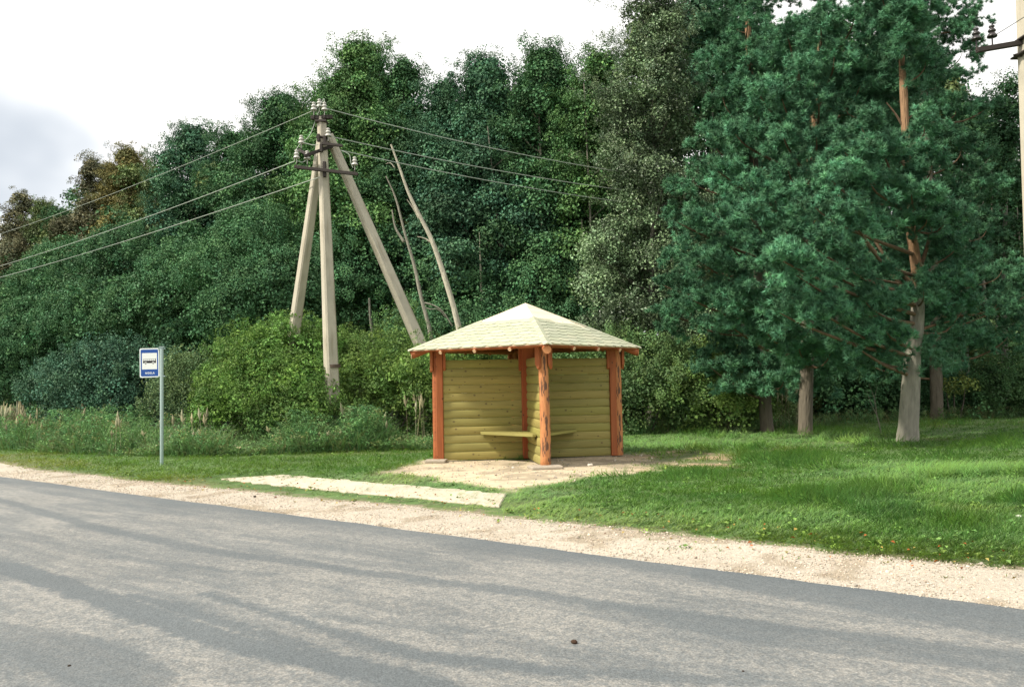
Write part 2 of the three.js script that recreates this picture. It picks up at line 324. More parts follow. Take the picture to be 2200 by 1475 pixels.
const stainTex = woodTex(11, [.47, .155, .045], [.25, .065, .018], [.06, .018, .008], 6, { knots: 14 });
const barkyTex = blotch(512, 512, (u, v) => {
  const n = tiledNoise(u, v, 7, 3, 4), m = tiledNoise(u, v, 22, 9, 4), h = tiledNoise(u, v, 60, 9, 3);
  const bark = smooth(.535, .62, n * .4 + m * .6 + (h - .5) * .35) * .92, t = clamp(h * .8 + .1);
  return [lerp(lerp(.60, .33, t), .085, bark), lerp(lerp(.27, .105, t), .042, bark), lerp(lerp(.105, .032, t), .024, bark)];
});
const deckTex = woodTex(21, [.82, .72, .56], [.72, .60, .42], [.32, .19, .09], 5, { knots: 14 });
const wood = (map, r = 1, g = 1, b = 1) => new THREE.MeshStandardMaterial({ map, color: RGB(r, g, b), roughness: .72 });
const logMats = [[1, 1, 1], [.86, .88, .80], [1.06, 1.02, .95], [.92, .97, .78], [.98, .93, .85]].map((c) => wood(pineTex, ...c));
const stain = wood(stainTex, .88, .82, .8), stainDark = stain, stainRed = wood(stainTex, .84, .66, .62), barky = wood(barkyTex), cutEnd = M(.55, .23, .09, .8), paleEnd = M(.70, .46, .28, .8);
const planks = [1, .94, 1.05, .98].map((k) => wood(deckTex, k, k, k));
function boxUV(g, along, offU = rnd(), offV = rnd(), su = 2, sv = 1.2) {     // grain runs along the named axis, lengths in metres
  const p = g.attributes.position, n = g.attributes.normal, uv = g.attributes.uv ?? new THREE.BufferAttribute(new Float32Array(p.count * 2), 2);
  for (let i = 0; i < p.count; i++) {
    const c = { x: p.getX(i), y: p.getY(i), z: p.getZ(i) }, a = { x: Math.abs(n.getX(i)), y: Math.abs(n.getY(i)), z: Math.abs(n.getZ(i)) };
    const others = ['x', 'y', 'z'].filter((k) => k !== along), across = a[others[0]] > a[others[1]] ? others[1] : others[0];
    uv.setXY(i, c[along] / su + offU, c[across] / sv + offV);
  }
  g.setAttribute('uv', uv); return g;
}

const shingleTex = blotch(512, 512, (u, v) => { const g = hash(Math.floor(u * 512), Math.floor(v * 512) + 5), n = tiledNoise(u, v, 9, 9, 4), s = lerp(.80, 1.16, g) * lerp(.86, 1.12, n); return [.40 * s, .41 * s, .305 * s]; });
const SHINGLE = [[1, 1, 1], [.93, .95, .92], [1.05, 1.03, 1.0], [.97, .99, .93], [.88, .91, .88]].map(([r, g, b]) => new THREE.MeshStandardMaterial({ map: shingleTex, color: RGB(r, g, b), roughness: .92 }));
// ---------------------------------------------------------------- bus shelter
const SC = V(.295, 0, -17.2), ST = Math.atan2(.25, 1.785);
{
  const s = thing('bus_shelter', 'small wooden bus shelter of log walls and stained posts under a pyramid roof', 'bus shelter', SC, ST);
  const P = 1.80, TOP = 2.42, R = 2.40, EAVE = 2.245, APEX = 3.19;
  const roofY = (r) => APEX - (APEX - EAVE) * r / R;                          // r: distance along a hip from the centre
  // posts
  function post(x, z, kind, label) {
    let m;
    if (kind === 'log') { const pts = [], rad = []; for (let i = 0; i <= 14; i++) { const y = TOP * i / 14; pts.push(V(.008 * Math.sin(y * 2.1), y + .02, .006 * Math.cos(y * 1.7))); rad.push(lerp(.10, .086, i / 14) * (1 + .05 * (noise(i * 1.3, 4) - .5))); } m = part('post', pipe(pts, rad, 18, { uvLen: 1.1, rough: .07 }), barky, s, label); }
    else { m = part('post', boxUV(box(kind === 'red' ? .25 : .15, TOP, kind === 'red' ? .25 : .15, 0, TOP / 2 + .01, 0, .02), 'y'), kind === 'red' ? stainRed : stain, s, label); }
    m.position.set(x, 0, z); return m;
  }
  const pL = post(-P, 0, 'sawn'), pR = post(P, 0, 'sawn'), pF = post(.03, P, 'log', 'round front post with dark bark left on it'), pB = post(0, -P, 'log'), pC = post(0, 0, 'red');
  // half-round slab against the outer side of the right and left post
  const half = (r0, r1) => { const pts = [], rad = []; for (let i = 0; i <= 10; i++) { pts.push(V(0, .02 + 2.3 * i / 10, 0)); rad.push(lerp(r0, r1, i / 10) * (1 + .06 * (noise(i * 1.7, r0 * 99) - .5))); } return pipe(pts, rad, 14, { uvLen: 1, rough: .06 }); };
  const slabR = part('post_slab', half(.088, .078), barky, pR); slabR.position.set(.105, 0, .01);
  const slabL = part('post_slab', half(.070, .064), stain, pL); slabL.position.set(-.07, 0, -.02);
  // paired brackets with pointed feet, clamping the head of each post
  const bs = new THREE.Shape(); [[-.055, .50], [-.055, .09], [0.02, 0], [.055, .03], [.055, .50]].forEach(([x, y], i) => i ? bs.lineTo(x, y) : bs.moveTo(x, y));
  const bg = new THREE.ExtrudeGeometry(bs, { depth: .045, bevelEnabled: true, bevelSize: .004, bevelThickness: .004, bevelSegments: 1 }); bg.translate(0, 0, -.0225); boxUV(bg, 'y', .3, .3);
  for (const [pm, gap] of [[pL, .105], [pR, .10], [pF, .115], [pC, .15], [pB, .115]]) for (const k of [-1, 1]) {
    const b = part('bracket', bg, pm === pC ? stainRed : stain, pm); b.position.set(k * (gap + (pm === pR && k > 0 ? .115 : 0) + (pm === pL && k < 0 ? .05 : 0)), 1.80, .03); b.rotation.y = k > 0 ? Math.PI / 2 : -Math.PI / 2;
    if (pm === pF) { b.rotation.y += k * -.5; b.position.z = .05; }
  }
  // log walls: half-round logs laid one on another, from the centre post to each corner post
  const prof = new THREE.Shape(), LH = .1685, TH = .034;
  { const pts = []; for (let i = 0; i <= 7; i++) { const t = i / 7; pts.push([TH * (.50 + .58 * Math.pow(Math.sin(Math.PI * t), .50)), (t - .5) * (LH - .005)]); } for (const [x, y] of pts) prof.curves.length || prof.currentPoint.x ? prof.lineTo(x, y) : prof.moveTo(x, y); for (const [x, y] of pts.reverse()) prof.lineTo(-x, y); }
  function logGeo(len) { const g = new THREE.ExtrudeGeometry(prof, { depth: len, bevelEnabled: false }); g.translate(0, 0, -len / 2); g.rotateY(Math.PI / 2); g.deleteAttribute('normal'); g.computeVertexNormals(); return g; }
  function wall(x0, z0, x1, z1, name, lab) {
    const w = new THREE.Group(); w.name = 'log_wall'; if (lab) w.userData.label = lab; const len = Math.hypot(x1 - x0, z1 - z0); w.position.set((x0 + x1) / 2, 0, (z0 + z1) / 2); w.rotation.y = Math.atan2(-(z1 - z0), x1 - x0); s.add(w);
    for (let i = 0; i < 12; i++) { const g = logGeo(len - rr(0, .006)); boxUV(g, 'x', rnd(), (Math.floor(rnd() * 7) + .5) / 7, 2, 1.2); const m = part('log', g, logMats[Math.floor(rnd() * logMats.length)], w); m.position.set(rr(-.002, .002), .015 + LH * (i + .5), rr(-.003, .003)); m.rotation.x = rr(-.012, .012); }
  }
  const c = .078, cc = .122;
  wall(-P + c, 0, -cc, 0); wall(cc, 0, P - c, 0); wall(0, cc + .01, 0, P - .085); wall(0, -cc - .01, 0, -P + .085);
  // corner benches either side of the front partition
  for (const k of [-1, 1]) {
    const A = .98, B = 1.28, o = .055, sh = new THREE.Shape(); [[o, o], [A, o], [A, o + .10], [o + .06, B], [o, B]].forEach(([x, y], i) => i ? sh.lineTo(k * x, y) : sh.moveTo(k * x, y));
    const g = new THREE.ExtrudeGeometry(sh, { depth: .045, bevelEnabled: true, bevelSize: .004, bevelThickness: .004, bevelSegments: 1 }); g.rotateX(Math.PI / 2); boxUV(g, 'x', .2, .07);
    const b = part('bench', g, logMats[k > 0 ? 3 : 1], s); b.position.set(0, .575, 0);
    const cl = part('bench_bearer', boxUV(merge([box(.05, .07, 1.15, k * .08, -.085, .62), box(.85, .07, .05, k * .5, -.085, .08)]), 'x'), logMats[1], b); cl.position.set(0, 0, 0);
  }
  // wall plates, rafters, hip logs
  const corners = [[-P, 0], [0, P], [P, 0], [0, -P]];
  for (let i = 0; i < 4; i++) { const [ax, az] = corners[i], [bx, bz] = corners[(i + 1) % 4]; part('wall_plate', pipe([V(ax, 2.25, az), V((ax + bx) / 2, 2.255, (az + bz) / 2), V(bx, 2.25, bz)], [.056, .058, .055], 12, { uvLen: 1.4 }), stainDark, s); }
  for (let i = 0; i < 4; i++) {
    const a = i * Math.PI / 2, dx = Math.cos(a), dz = Math.sin(a), pt = (r, dy) => V(dx * r, roofY(r) + dy, dz * r), h = part('hip_log', pipe([pt(.05, -.13), pt(1.2, -.13), pt(R - .05, -.125)], [.06, .07, .078], 14, { uvLen: 1.2, cap: false }), stain, s);
    const e = part('log_end', (() => { const n = V(dx, -.02, dz).normalize(), g = new THREE.CylinderGeometry(.076, .077, .012, 14); g.applyQuaternion(new THREE.Quaternion().setFromUnitVectors(UPV, n)); const p = pt(R - .048, -.125); g.translate(p.x, p.y, p.z); return g; })(), i === 2 ? paleEnd : cutEnd, h, 'bare sawn end of a hip log');
  }
  const EA = R / Math.SQRT2;                                                 // half the side of the eaves square
  const face = (i) => { const g = new THREE.Group(); return g; };
  for (let i = 0; i < 4; i++) {
    // frame of this roof face: m = outward direction at its middle, t = along the eave
    const a = Math.PI / 4 + i * Math.PI / 2, m = V(Math.cos(a), 0, Math.sin(a)), t = V(-Math.sin(a), 0, Math.cos(a));
    const SL = Math.hypot(EA, APEX - EAVE), down = V(m.x * EA / SL, -(APEX - EAVE) / SL, m.z * EA / SL), nrm = V().crossVectors(t, down); if (nrm.y < 0) nrm.negate();
    const P3 = (w, d, h) => V(0, APEX, 0).addScaledVector(down, d).addScaledVector(t, w).addScaledVector(nrm, h);   // w along the eave, d down the slope from the apex
    const wAt = (d) => EA * d / SL;
    const prism = (poly, h0, h1, su = 2, sv = 1.2, ou = 0, ov = 0) => {       // a plate on the slope with the outline poly [[w, d]...], from height h0 to h1
      const pos = [], uv = [], n = poly.length, top = poly.map(([w, d, e = 0]) => P3(w, d, h1 + e)), bot = poly.map(([w, d, e = 0]) => P3(w, d, h0 + e));
      const tri = (A, B, C, ua, ub, uc) => { pos.push(...A.toArray(), ...B.toArray(), ...C.toArray()); uv.push(...ua, ...ub, ...uc); }, U = ([w, d]) => [w / su + ou, d / sv + ov];
      for (let k = 1; k < n - 1; k++) { tri(top[0], top[k + 1], top[k], U(poly[0]), U(poly[k + 1]), U(poly[k])); tri(bot[0], bot[k], bot[k + 1], U(poly[0]), U(poly[k]), U(poly[k + 1])); }
      for (let k = 0; k < n; k++) { const l = (k + 1) % n; tri(top[k], top[l], bot[k], U(poly[k]), U(poly[l]), U(poly[k])); tri(top[l], bot[l], bot[k], U(poly[l]), U(poly[l]), U(poly[k])); }
      const g = new THREE.BufferGeometry(); g.setAttribute('position', new THREE.Float32BufferAttribute(pos, 3)); g.setAttribute('uv', new THREE.Float32BufferAttribute(uv, 2)); g.computeVertexNormals();
      return g;
    };
    const rf = new THREE.Group(); rf.name = 'roof'; s.add(rf);
    // boards, pale above, bare where the shingles stop
    const n = 15, bw = SL / n;
    for (let k = 0; k < n; k++) {
      const d0 = k * bw + .002, d1 = (k + 1) * bw - .002, a0 = Math.max(.001, wAt(d0) - .003), a1 = wAt(d1) - .003, split = k > 5 ? rr(-.4, .4) * a0 : null, h = rr(-.002, .002);
      const polys = split === null ? [[[-a0, d0], [a0, d0], [a1, d1], [-a1, d1]]] : [[[-a0, d0], [split - .001, d0], [split - .001, d1], [-a1, d1]], [[split + .001, d0], [a0, d0], [a1, d1], [split + .001, d1]]];
      for (const poly of polys) part('roof_board', prism(poly, -.022, 0 + h, 2, 1.2, rnd(), rnd()), planks[Math.floor(rnd() * 4)], rf);
    }
    // under-boarding seen from below, stained
    // rafters between the hips
    for (const w of [-.86, -.02, .84]) { const tail = i < 2 ? .045 : -.03; const r = part('rafter', pipe([P3(w, Math.max(.15, Math.abs(w) / EA * SL + .02), -.062), P3(w, SL + tail, -.062)], [.034, .038], 10, { uvLen: 1.2, cap: false }), stain, s); part('rafter_end', (() => { const g = new THREE.CylinderGeometry(.0375, .0375, .01, 10); g.applyQuaternion(new THREE.Quaternion().setFromUnitVectors(UPV, down)); const p = P3(w, SL + tail + .002, -.062); g.translate(p.x, p.y, p.z); return g; })(), paleEnd, r); }
    // eave batten
    part('eave_board', prism([[-EA + .03, SL - .03], [EA - .03, SL - .03], [EA - .01, SL + .004], [-EA + .01, SL + .004]], -.052, -.0235), stainDark, s);
    // shingles in courses from the eave up
    const CH = .140, TW = .31; let left = null;
    const rowsUp = 8;
    for (let k = 0; k < rowsUp; k++) {
      const dB = SL + .018 - k * CH, dT = dB - CH - .035, off = (k % 2) * TW / 2, side = wAt(dB) + .012;
      for (let w0 = -Math.ceil(side / TW) * TW - off; w0 < side; w0 += TW) {
        // hexagonal tab: a notched lower edge, cut where it meets a hip
        const lim = (d) => wAt(Math.max(d, .02)) + .012, cl = (w, d) => clamp(w, -lim(d), lim(d));
        const l = w0 + .002, r = w0 + TW - .002, drop = .035; if (Math.min(r, side) - Math.max(l, -side) < .035) continue;
        if (i === 0 && k === 7 && w0 + TW / 2 < .05) continue;              // the right-hand slope is left unfinished in steps
        if (i === 0 && k === 6 && w0 + TW / 2 < -.50) continue;
        const raw = [[l, dT], [r, dT], [r, dB - drop], [r - TW * .25, dB], [l + TW * .25, dB], [l, dB - drop]];
        const e = rr(0, .003), poly = raw.map(([w, d]) => [cl(w, d), d, d === dT ? -.004 : .003 + e]);
        const m = part('shingle', prism(poly, .0045, .0085, 1.3, 1.3, rnd(), rnd()), null, rf); m.material = SHINGLE[Math.floor(rnd() * SHINGLE.length)];
      }
    }
    // hip cap on the right-hand edge of each slope, one tab a course
  }
  for (let i = 0; i < 4; i++) {
    const a = i * Math.PI / 2, dx = Math.cos(a), dz = Math.sin(a);
    for (let k = 0; k < 9; k++) { const r1 = R + .02 - k * .165, r0 = r1 - .19, g = new THREE.BufferGeometry(), w = .08, q = V(-dz, 0, dx), mid = (r, h) => V(dx * r, roofY(r) + h, dz * r), out = (r, sgn, h) => mid(r, h - w * .394).addScaledVector(q, sgn * w).addScaledVector(V(dx, 0, dz), 0);
      const A = mid(r0, .014), B = mid(r1, .020), C = out(r0, 1, .013), D = out(r1, 1, .018), E = out(r0, -1, .013), F = out(r1, -1, .018);
      const dn = V(0, -.006, 0), lowB = B.clone().add(dn), lowD = D.clone().add(dn), lowF = F.clone().add(dn);
      const tris = [A, C, B, C, D, B, A, B, E, E, B, F, B, D, lowB, D, lowD, lowB, B, lowB, F, F, lowB, lowF, C, lowD, D, E, F, lowF];
      g.setAttribute('position', new THREE.Float32BufferAttribute(tris.flatMap((p) => p.toArray()), 3)); g.setAttribute('uv', new THREE.Float32BufferAttribute(tris.flatMap((p) => [p.x / 1.3 + k * .3, p.z / 1.3]), 2)); g.computeVertexNormals();
      part('hip_shingle', g, SHINGLE[k % SHINGLE.length], s); }
  }
  var shelterEnd = { L: V(-P, 0, 0), F: V(0, 0, P) };
}

// flat stones under two of the posts
{
  const stoneMat = new THREE.MeshStandardMaterial({ color: RGB(.42, .36, .28), roughness: .95, bumpMap: bumpNoise, bumpScale: .012 });
  const slabStone = (w, h, d, sd) => { const g = new RoundedBoxGeometry(w, h, d, 3, h * .42), p = g.attributes.position; for (let i = 0; i < p.count; i++) { const x = p.getX(i), z = p.getZ(i), k = 1 + .22 * (noise(x * 7 + sd, z * 7 + sd) - .5); p.setX(i, x * k); p.setZ(i, z * (1 + .2 * (noise(x * 6 + sd + 9, 2) - .5))); } g.computeVertexNormals(); return g; };
  const L = V(-1.8, 0, 0).applyAxisAngle(UPV, ST).add(SC), F = V(0, 0, 1.8).applyAxisAngle(UPV, ST).add(SC);
  single('flat_stone', 'flat grey stone slab under the round front post of the shelter', 'stone', slabStone(.60, .075, .46, 2), stoneMat, V(F.x + .02, .012, F.z + .12), .2);
  single('flat_stone', 'thin flat stone beside the foot of the left shelter post', 'stone', slabStone(.42, .07, .26, 6), stoneMat, V(L.x - .06, .02, L.z + .16), -.1);
  single('stone', 'small white stone on bare earth right of the shelter front post', 'stone', slabStone(.10, .05, .07, 4), M(.62, .57, .48, .9), onGround(1268, 1000).setY(.012), .4);
}

// ---------------------------------------------------------------- bus stop sign
{
  const base = onGround(347, 998), s = thing('bus_stop_sign', 'blue and white bus stop sign on a slim grey pole in the roadside grass', 'bus stop sign', base, .06);
  const galv = new THREE.MeshStandardMaterial({ color: RGB(.36, .46, .45), roughness: .5, metalness: .35, bumpMap: bumpNoise, bumpScale: .001 }), H = 2.43;
  part('pole', pipe([V(0, -.2, 0), V(.0, 1.2, 0), V(.0, H - .015, 0)], [.036, .036, .036], 14), galv, s);
  part('pole_cap', box(.11, .016, .09, .012, H - .004, 0, .003), galv, s);
  const w = .385, h = .60, cx = -.036 - w / 2 - .012, cy = H - .03 - h / 2, sh = new THREE.Shape(), r = .035;
  sh.moveTo(-w / 2 + r, -h / 2); sh.lineTo(w / 2 - r, -h / 2); sh.quadraticCurveTo(w / 2, -h / 2, w / 2, -h / 2 + r); sh.lineTo(w / 2, h / 2 - r); sh.quadraticCurveTo(w / 2, h / 2, w / 2 - r, h / 2); sh.lineTo(-w / 2 + r, h / 2); sh.quadraticCurveTo(-w / 2, h / 2, -w / 2, h / 2 - r); sh.lineTo(-w / 2, -h / 2 + r); sh.quadraticCurveTo(-w / 2, -h / 2, -w / 2 + r, -h / 2);
  const cv = document.createElement('canvas'); cv.width = 512; cv.height = 800; const c = cv.getContext('2d');
  c.fillStyle = '#e9f0ee'; c.fillRect(0, 0, 512, 800);
  const rrect = (x, y, a, b, q) => { c.beginPath(); c.moveTo(x + q, y); c.lineTo(x + a - q, y); c.quadraticCurveTo(x + a, y, x + a, y + q); c.lineTo(x + a, y + b - q); c.quadraticCurveTo(x + a, y + b, x + a - q, y + b); c.lineTo(x + q, y + b); c.quadraticCurveTo(x, y + b, x, y + b - q); c.lineTo(x, y + q); c.quadraticCurveTo(x, y, x + q, y); c.closePath(); c.fill(); };
  c.fillStyle = '#1d4f9d'; rrect(28, 30, 456, 740, 40);
  c.fillStyle = '#eef2ef'; c.fillRect(60, 128, 392, 448);
  c.fillStyle = '#100c0c'; c.fillRect(90, 340, 336, 66); c.fillRect(90, 300, 9, 46); c.fillRect(412, 282, 14, 60); c.fillRect(90, 292, 336, 9);
  for (let k = 0; k < 6; k++) c.fillRect(90 + 54 * (k + .9), 296, 7, 46);
  for (const x of [156, 352]) { c.fillStyle = '#eef2ef'; c.beginPath(); c.arc(x, 406, 34, 0, 7); c.fill(); c.fillStyle = '#100c0c'; c.beginPath(); c.arc(x, 412, 25, 0, 7); c.fill(); c.fillStyle = '#c9cac4'; c.beginPath(); c.arc(x, 412, 15, 0, 7); c.fill(); }
  c.fillStyle = '#f0f4f3'; c.font = 'bold 76px sans-serif'; c.textAlign = 'center'; c.fillText('NOELA', 262, 706);
  const tex = new THREE.CanvasTexture(cv); tex.colorSpace = THREE.SRGBColorSpace;
  const g = new THREE.ExtrudeGeometry(sh, { depth: .014, bevelEnabled: true, bevelSize: .003, bevelThickness: .003, bevelSegments: 1 });
  const panel = part('sign_panel', g, M(.55, .57, .56, .5), s); panel.position.set(cx, cy, .008); panel.rotation.y = .10; panel.rotation.z = .012;
  const fg = new THREE.ShapeGeometry(sh), p = fg.attributes.position, uv = fg.attributes.uv; for (let i = 0; i < p.count; i++) uv.setXY(i, p.getX(i) / w + .5, p.getY(i) / h + .5);
  const f = part('sign_face', fg, new THREE.MeshStandardMaterial({ map: tex, roughness: .45 }), panel); f.position.z = .0205;
  for (const y of [cy + h / 2 - .012, cy - h / 2 + .02]) part('bracket', box(.15, .022, .05, .0, y, 0, .003), galv, s);
}

// ---------------------------------------------------------------- power poles and wires
const concreteTex = blotch(512, 1024, (u, v) => { const n = tiledNoise(u, v, 5, 10, 4), g = hash(Math.floor(u * 512), Math.floor(v * 1024) + 3), st = smooth(.55, .8, tiledNoise(u, v, 16, 3, 3)), s = lerp(.8, 1.15, n) * lerp(.88, 1.1, g); return [lerp(.47, .33, st * .6) * s, lerp(.43, .28, st * .6) * s, lerp(.345, .20, st * .6) * s]; });
const concrete = new THREE.MeshStandardMaterial({ map: concreteTex, roughness: .92, bumpMap: bumpNoise, bumpScale: .006 });
const iron = M(.030, .022, .018, .75), glazed = new THREE.MeshStandardMaterial({ color: RGB(.44, .43, .39), roughness: .3 }), darkGlaze = new THREE.MeshStandardMaterial({ color: RGB(.035, .03, .03), roughness: .3 }), wireMat = M(.34, .38, .33, .55);
function polePrism(a, b, wa, wb, turn) {         // a tapered square pole with chamfered edges
  const ax = b.clone().sub(a).normalize(), q = new THREE.Quaternion().setFromUnitVectors(UPV, ax).multiply(new THREE.Quaternion().setFromAxisAngle(UPV, turn)), ring = [], pos = [], uv = [], L = a.distanceTo(b), c = .72;
  const out = [[1, c], [c, 1], [-c, 1], [-1, c], [-1, -c], [-c, -1], [c, -1], [1, -c]];
  const P = (k, t) => { const w = lerp(wa, wb, t) / 2, [x, z] = out[(k + 8) % 8]; return V(x * w, 0, z * w).applyQuaternion(q).add(a.clone().lerp(b, t)); };
  for (let k = 0; k < 8; k++) { const A = P(k, 0), B = P(k + 1, 0), C = P(k + 1, 1), D = P(k, 1); for (const v of [A, B, C, A, C, D]) pos.push(v.x, v.y, v.z); const u0 = k * .25, u1 = u0 + .2, l = L / 3; uv.push(u0, 0, u1, 0, u1, l, u0, 0, u1, l, u0, l); const T = a.clone().lerp(b, 1); for (const v of [D, C, T]) pos.push(v.x, v.y, v.z); uv.push(u0, l, u1, l, u0, l); }
  const g = new THREE.BufferGeometry(); g.setAttribute('position', new THREE.Float32BufferAttribute(pos, 3)); g.setAttribute('uv', new THREE.Float32BufferAttribute(uv, 2)); g.computeVertexNormals(); return g;
}
function bar(a, b, w, h) { const d = b.clone().sub(a), g = new RoundedBoxGeometry(w, h, d.length(), 1, .01), q = new THREE.Quaternion().setFromRotationMatrix(new THREE.Matrix4().lookAt(a, b, UPV)); g.applyQuaternion(q); const m = a.clone().lerp(b, .5); g.translate(m.x, m.y, m.z); return g; }
const insProfile = [[.012, -.16], [.014, -.02], [.035, -.02], [.085, -.035], [.088, -.015], [.06, .03], [.042, .045], [.045, .06], [.065, .065], [.070, .085], [.05, .115], [.034, .125], [.036, .14], [.05, .15], [.048, .175], [.02, .19], [0, .19]].map(([x, y]) => new THREE.Vector2(x, y));
const insGeo = new THREE.LatheGeometry(insProfile, 14), pinGeo = new THREE.CylinderGeometry(.013, .013, .20, 6);
function insulator(parent, p, k = 1, mat = glazed) { const pin = part('insulator_pin', pinGeo, iron, parent); pin.position.copy(p).add(V(0, .03, 0)); const m = part('insulator', insGeo, mat, pin); m.position.set(0, .13, 0); m.scale.setScalar(k); return pin; }
function wirePts(a, b, sag, n = 28) { return Array.from({ length: n + 1 }, (_, i) => { const t = i / n; return a.clone().lerp(b, t).add(V(0, -4 * sag * t * (1 - t), 0)); }); }
const wireGeo = (a, b, sag, r = .012) => { const p = wirePts(a, b, sag); return pipe(p, p.map(() => r), 6, { cap: false }); };
{
  const D = 22, base = V(at(716, 955, D).x, 0, -D), s = thing('power_pole', 'concrete power pole propped by two slanting concrete legs above the bush', 'power pole', base);
  const L = (px, py, d) => at(px, py, d).sub(base), foot = (px, d) => { const q = at(px, 940, d); q.y = -.3; return q.sub(base); };
  part('pole', polePrism(foot(718, D), L(690.5, 252, D), .36, .20, .62), concrete, s);
  part('brace', polePrism(foot(595, D + 2.2), L(690, 300, D + .22), .33, .20, .75), concrete, s);
  part('brace', polePrism(foot(1003, D + .9), L(706, 290, D + .12), .34, .20, .55), concrete, s);
  const cap = part('crossarm', bar(L(668, 253, D - .05), L(714, 251, D - .05), .12, .10), iron, s); part('clamp', box(.30, .06, .30, 0, 0, 0, .01), iron, s).position.copy(L(691, 262, D));
  const arm2 = part('crossarm', bar(L(654, 335, D - .35), L(721, 311, D + .1), .07, .085), iron, s), arm2b = part('crossarm', bar(L(642, 322, D + .3), L(664, 333, D - .2), .06, .07), iron, s), arm2c = part('crossarm', bar(L(690, 308, D - .2), L(736, 313, D - .2), .07, .07), iron, s);
  const arm3 = part('crossarm', bar(L(632, 358, D - .25), L(769, 374, D - .25), .085, .085), iron, s);
  for (const [px, py] of [[697, 355], [698, 300], [684, 296], [697, 372], [690, 318]]) part('bolt_plate', box(.075, .20, .10, 0, 0, 0, .01), iron, s).position.copy(L(px, py, D - .18));
  part('clamp', box(.30, .05, .30, 0, 0, 0, .01), iron, s).position.copy(L(693, 297, D));
  for (const [px, py, d] of [[674, 247, D - .12], [697, 247, D - .12], [686, 240, D + .12], [647, 318, D + .15], [705, 303, D - .2], [637, 350, D - .25], [660, 352, D - .25], [762, 365, D - .25]]) insulator(s, L(px, py, d));
  const jumper = (pts, r = .010) => part('jumper_wire', pipe(new THREE.CatmullRomCurve3(pts.map(([x, y, d]) => L(x, y, d))).getPoints(16), Array(17).fill(r), 5), wireMat, s);
  jumper([[648, 304, D + .1], [636, 322, D], [632, 345, D - .2]]); jumper([[649, 306, D + .1], [664, 292, D], [684, 240, D]]); jumper([[650, 306, D + .1], [680, 311, D], [700, 296, D - .1]]); jumper([[733, 323, D - .2], [750, 332, D - .2], [754, 350, D - .2], [758, 360, D - .25]]); jumper([[637, 345, D - .25], [650, 348, D - .25], [660, 342, D - .25]]); jumper([[674, 240, D - .1], [690, 220, D], [696, 212, D], [696, 238, D]]);
  part('stain_band', pipe([L(714.6, 783, D), L(714.9, 790, D)], [.205, .205], 8, { cap: false, turn: .62 + Math.PI / 8 }), M(.10, .07, .05, .8), s, 'rusty iron band');
  // the six wires that leave it
  const lab = ['lowest wire running left from the concrete power pole', 'middle wire running left from the concrete power pole', 'topmost wire running left from the concrete power pole', 'topmost wire running right from the concrete power pole', 'middle wire running right from the concrete power pole', 'lowest wire running right from the concrete power pole'];
  [[[690, 379, D - .1], [-160, 633, 48], .25], [[633, 346, D - .25], [-160, 612, 48], .30], [[676, 236, D - .1], [-160, 548, 50], .35], [[697, 232, D - .1], [1520, 392, 30], .25], [[705, 292, D - .2], [1520, 428, 30], .2], [[733, 323, D - .2], [1520, 453, 30], .2]].forEach(([a, b, sag], i) => single('overhead_wire', lab[i], 'wire', wireGeo(at(...a), at(...b), sag, i === 2 ? .009 : .012), wireMat, null, 0, undefined));
}
{
  const D = 15, top = at(2204, -130, D), foot = at(2254, 990, D); foot.y = 0;
  const s = thing('power_pole', 'tall grey concrete pole cut by the right edge of the picture', 'power pole', foot), L = (px, py, d = D) => at(px, py, d).sub(foot);
  part('pole', polePrism(V(0, -.3, 0), top.clone().sub(foot), .44, .30, .15), concrete, s);
  part('crossarm', bar(L(2099, 108), L(2240, 84), .09, .09), iron, s);
  for (const y of [85, 117]) part('clamp', box(.40, .035, .42, 0, 0, 0, .01), iron, s).position.copy(L(2209, y));
  part('clamp_bolt', pipe([L(2178, 118), L(2196, 117)], [.014, .05], 8), iron, s);
  insulator(s, L(2099, 100), 1, darkGlaze); insulator(s, L(2133, 94), 1, darkGlaze);
  single('overhead_wire', 'thin dark wire from the right-edge pole arm toward the upper right', 'wire', wireGeo(at(2134, 78, D), at(2420, -110, 8), .02, .006), M(.05, .05, .05, .7), null);
}

// ---------------------------------------------------------------- foliage building blocks
function spray(n, R, len, wid, { flat = .6, up = .7, fold = .25, seedN = 1 } = {}) {        // n folded leaves through a small ball
  const keep = seed; seed = seedN * 7919; const pos = [], nor = [];
  for (let i = 0; i < n; i++) {
    const p = sphereDir().multiplyScalar(R * Math.cbrt(rnd())); p.y *= flat;
    const nrm = sphereDir().multiplyScalar(1 - up * .6).add(V(0, up, 0)).addScaledVector(p, .5 / R).normalize(), t = V().crossVectors(nrm, sphereDir()).normalize(), b = V().crossVectors(nrm, t), k = rr(.7, 1.25), l = len * k, w = wid * k;
    const A = p.clone().addScaledVector(t, -l / 2), B = p.clone().addScaledVector(b, w / 2).addScaledVector(nrm, w * fold), C = p.clone().addScaledVector(t, l / 2).addScaledVector(nrm, -l * .12), D = p.clone().addScaledVector(b, -w / 2).addScaledVector(nrm, w * fold);
    for (const q of [A, B, C, A, C, D]) pos.push(q.x, q.y, q.z);
  }
  seed = keep; const g = new THREE.BufferGeometry(); g.setAttribute('position', new THREE.Float32BufferAttribute(pos, 3)); g.computeVertexNormals(); return g;
}
const leafMat = (rough = .62, through = .22) => new THREE.MeshPhysicalMaterial({ color: RGB(1, 1, 1), roughness: rough, transmission: through, thickness: 0, ior: 1.4, specularIntensity: .5 });
const plainLeaf = new THREE.MeshPhysicalMaterial({ color: RGB(1, 1, 1), roughness: .6, specularIntensity: .35 });
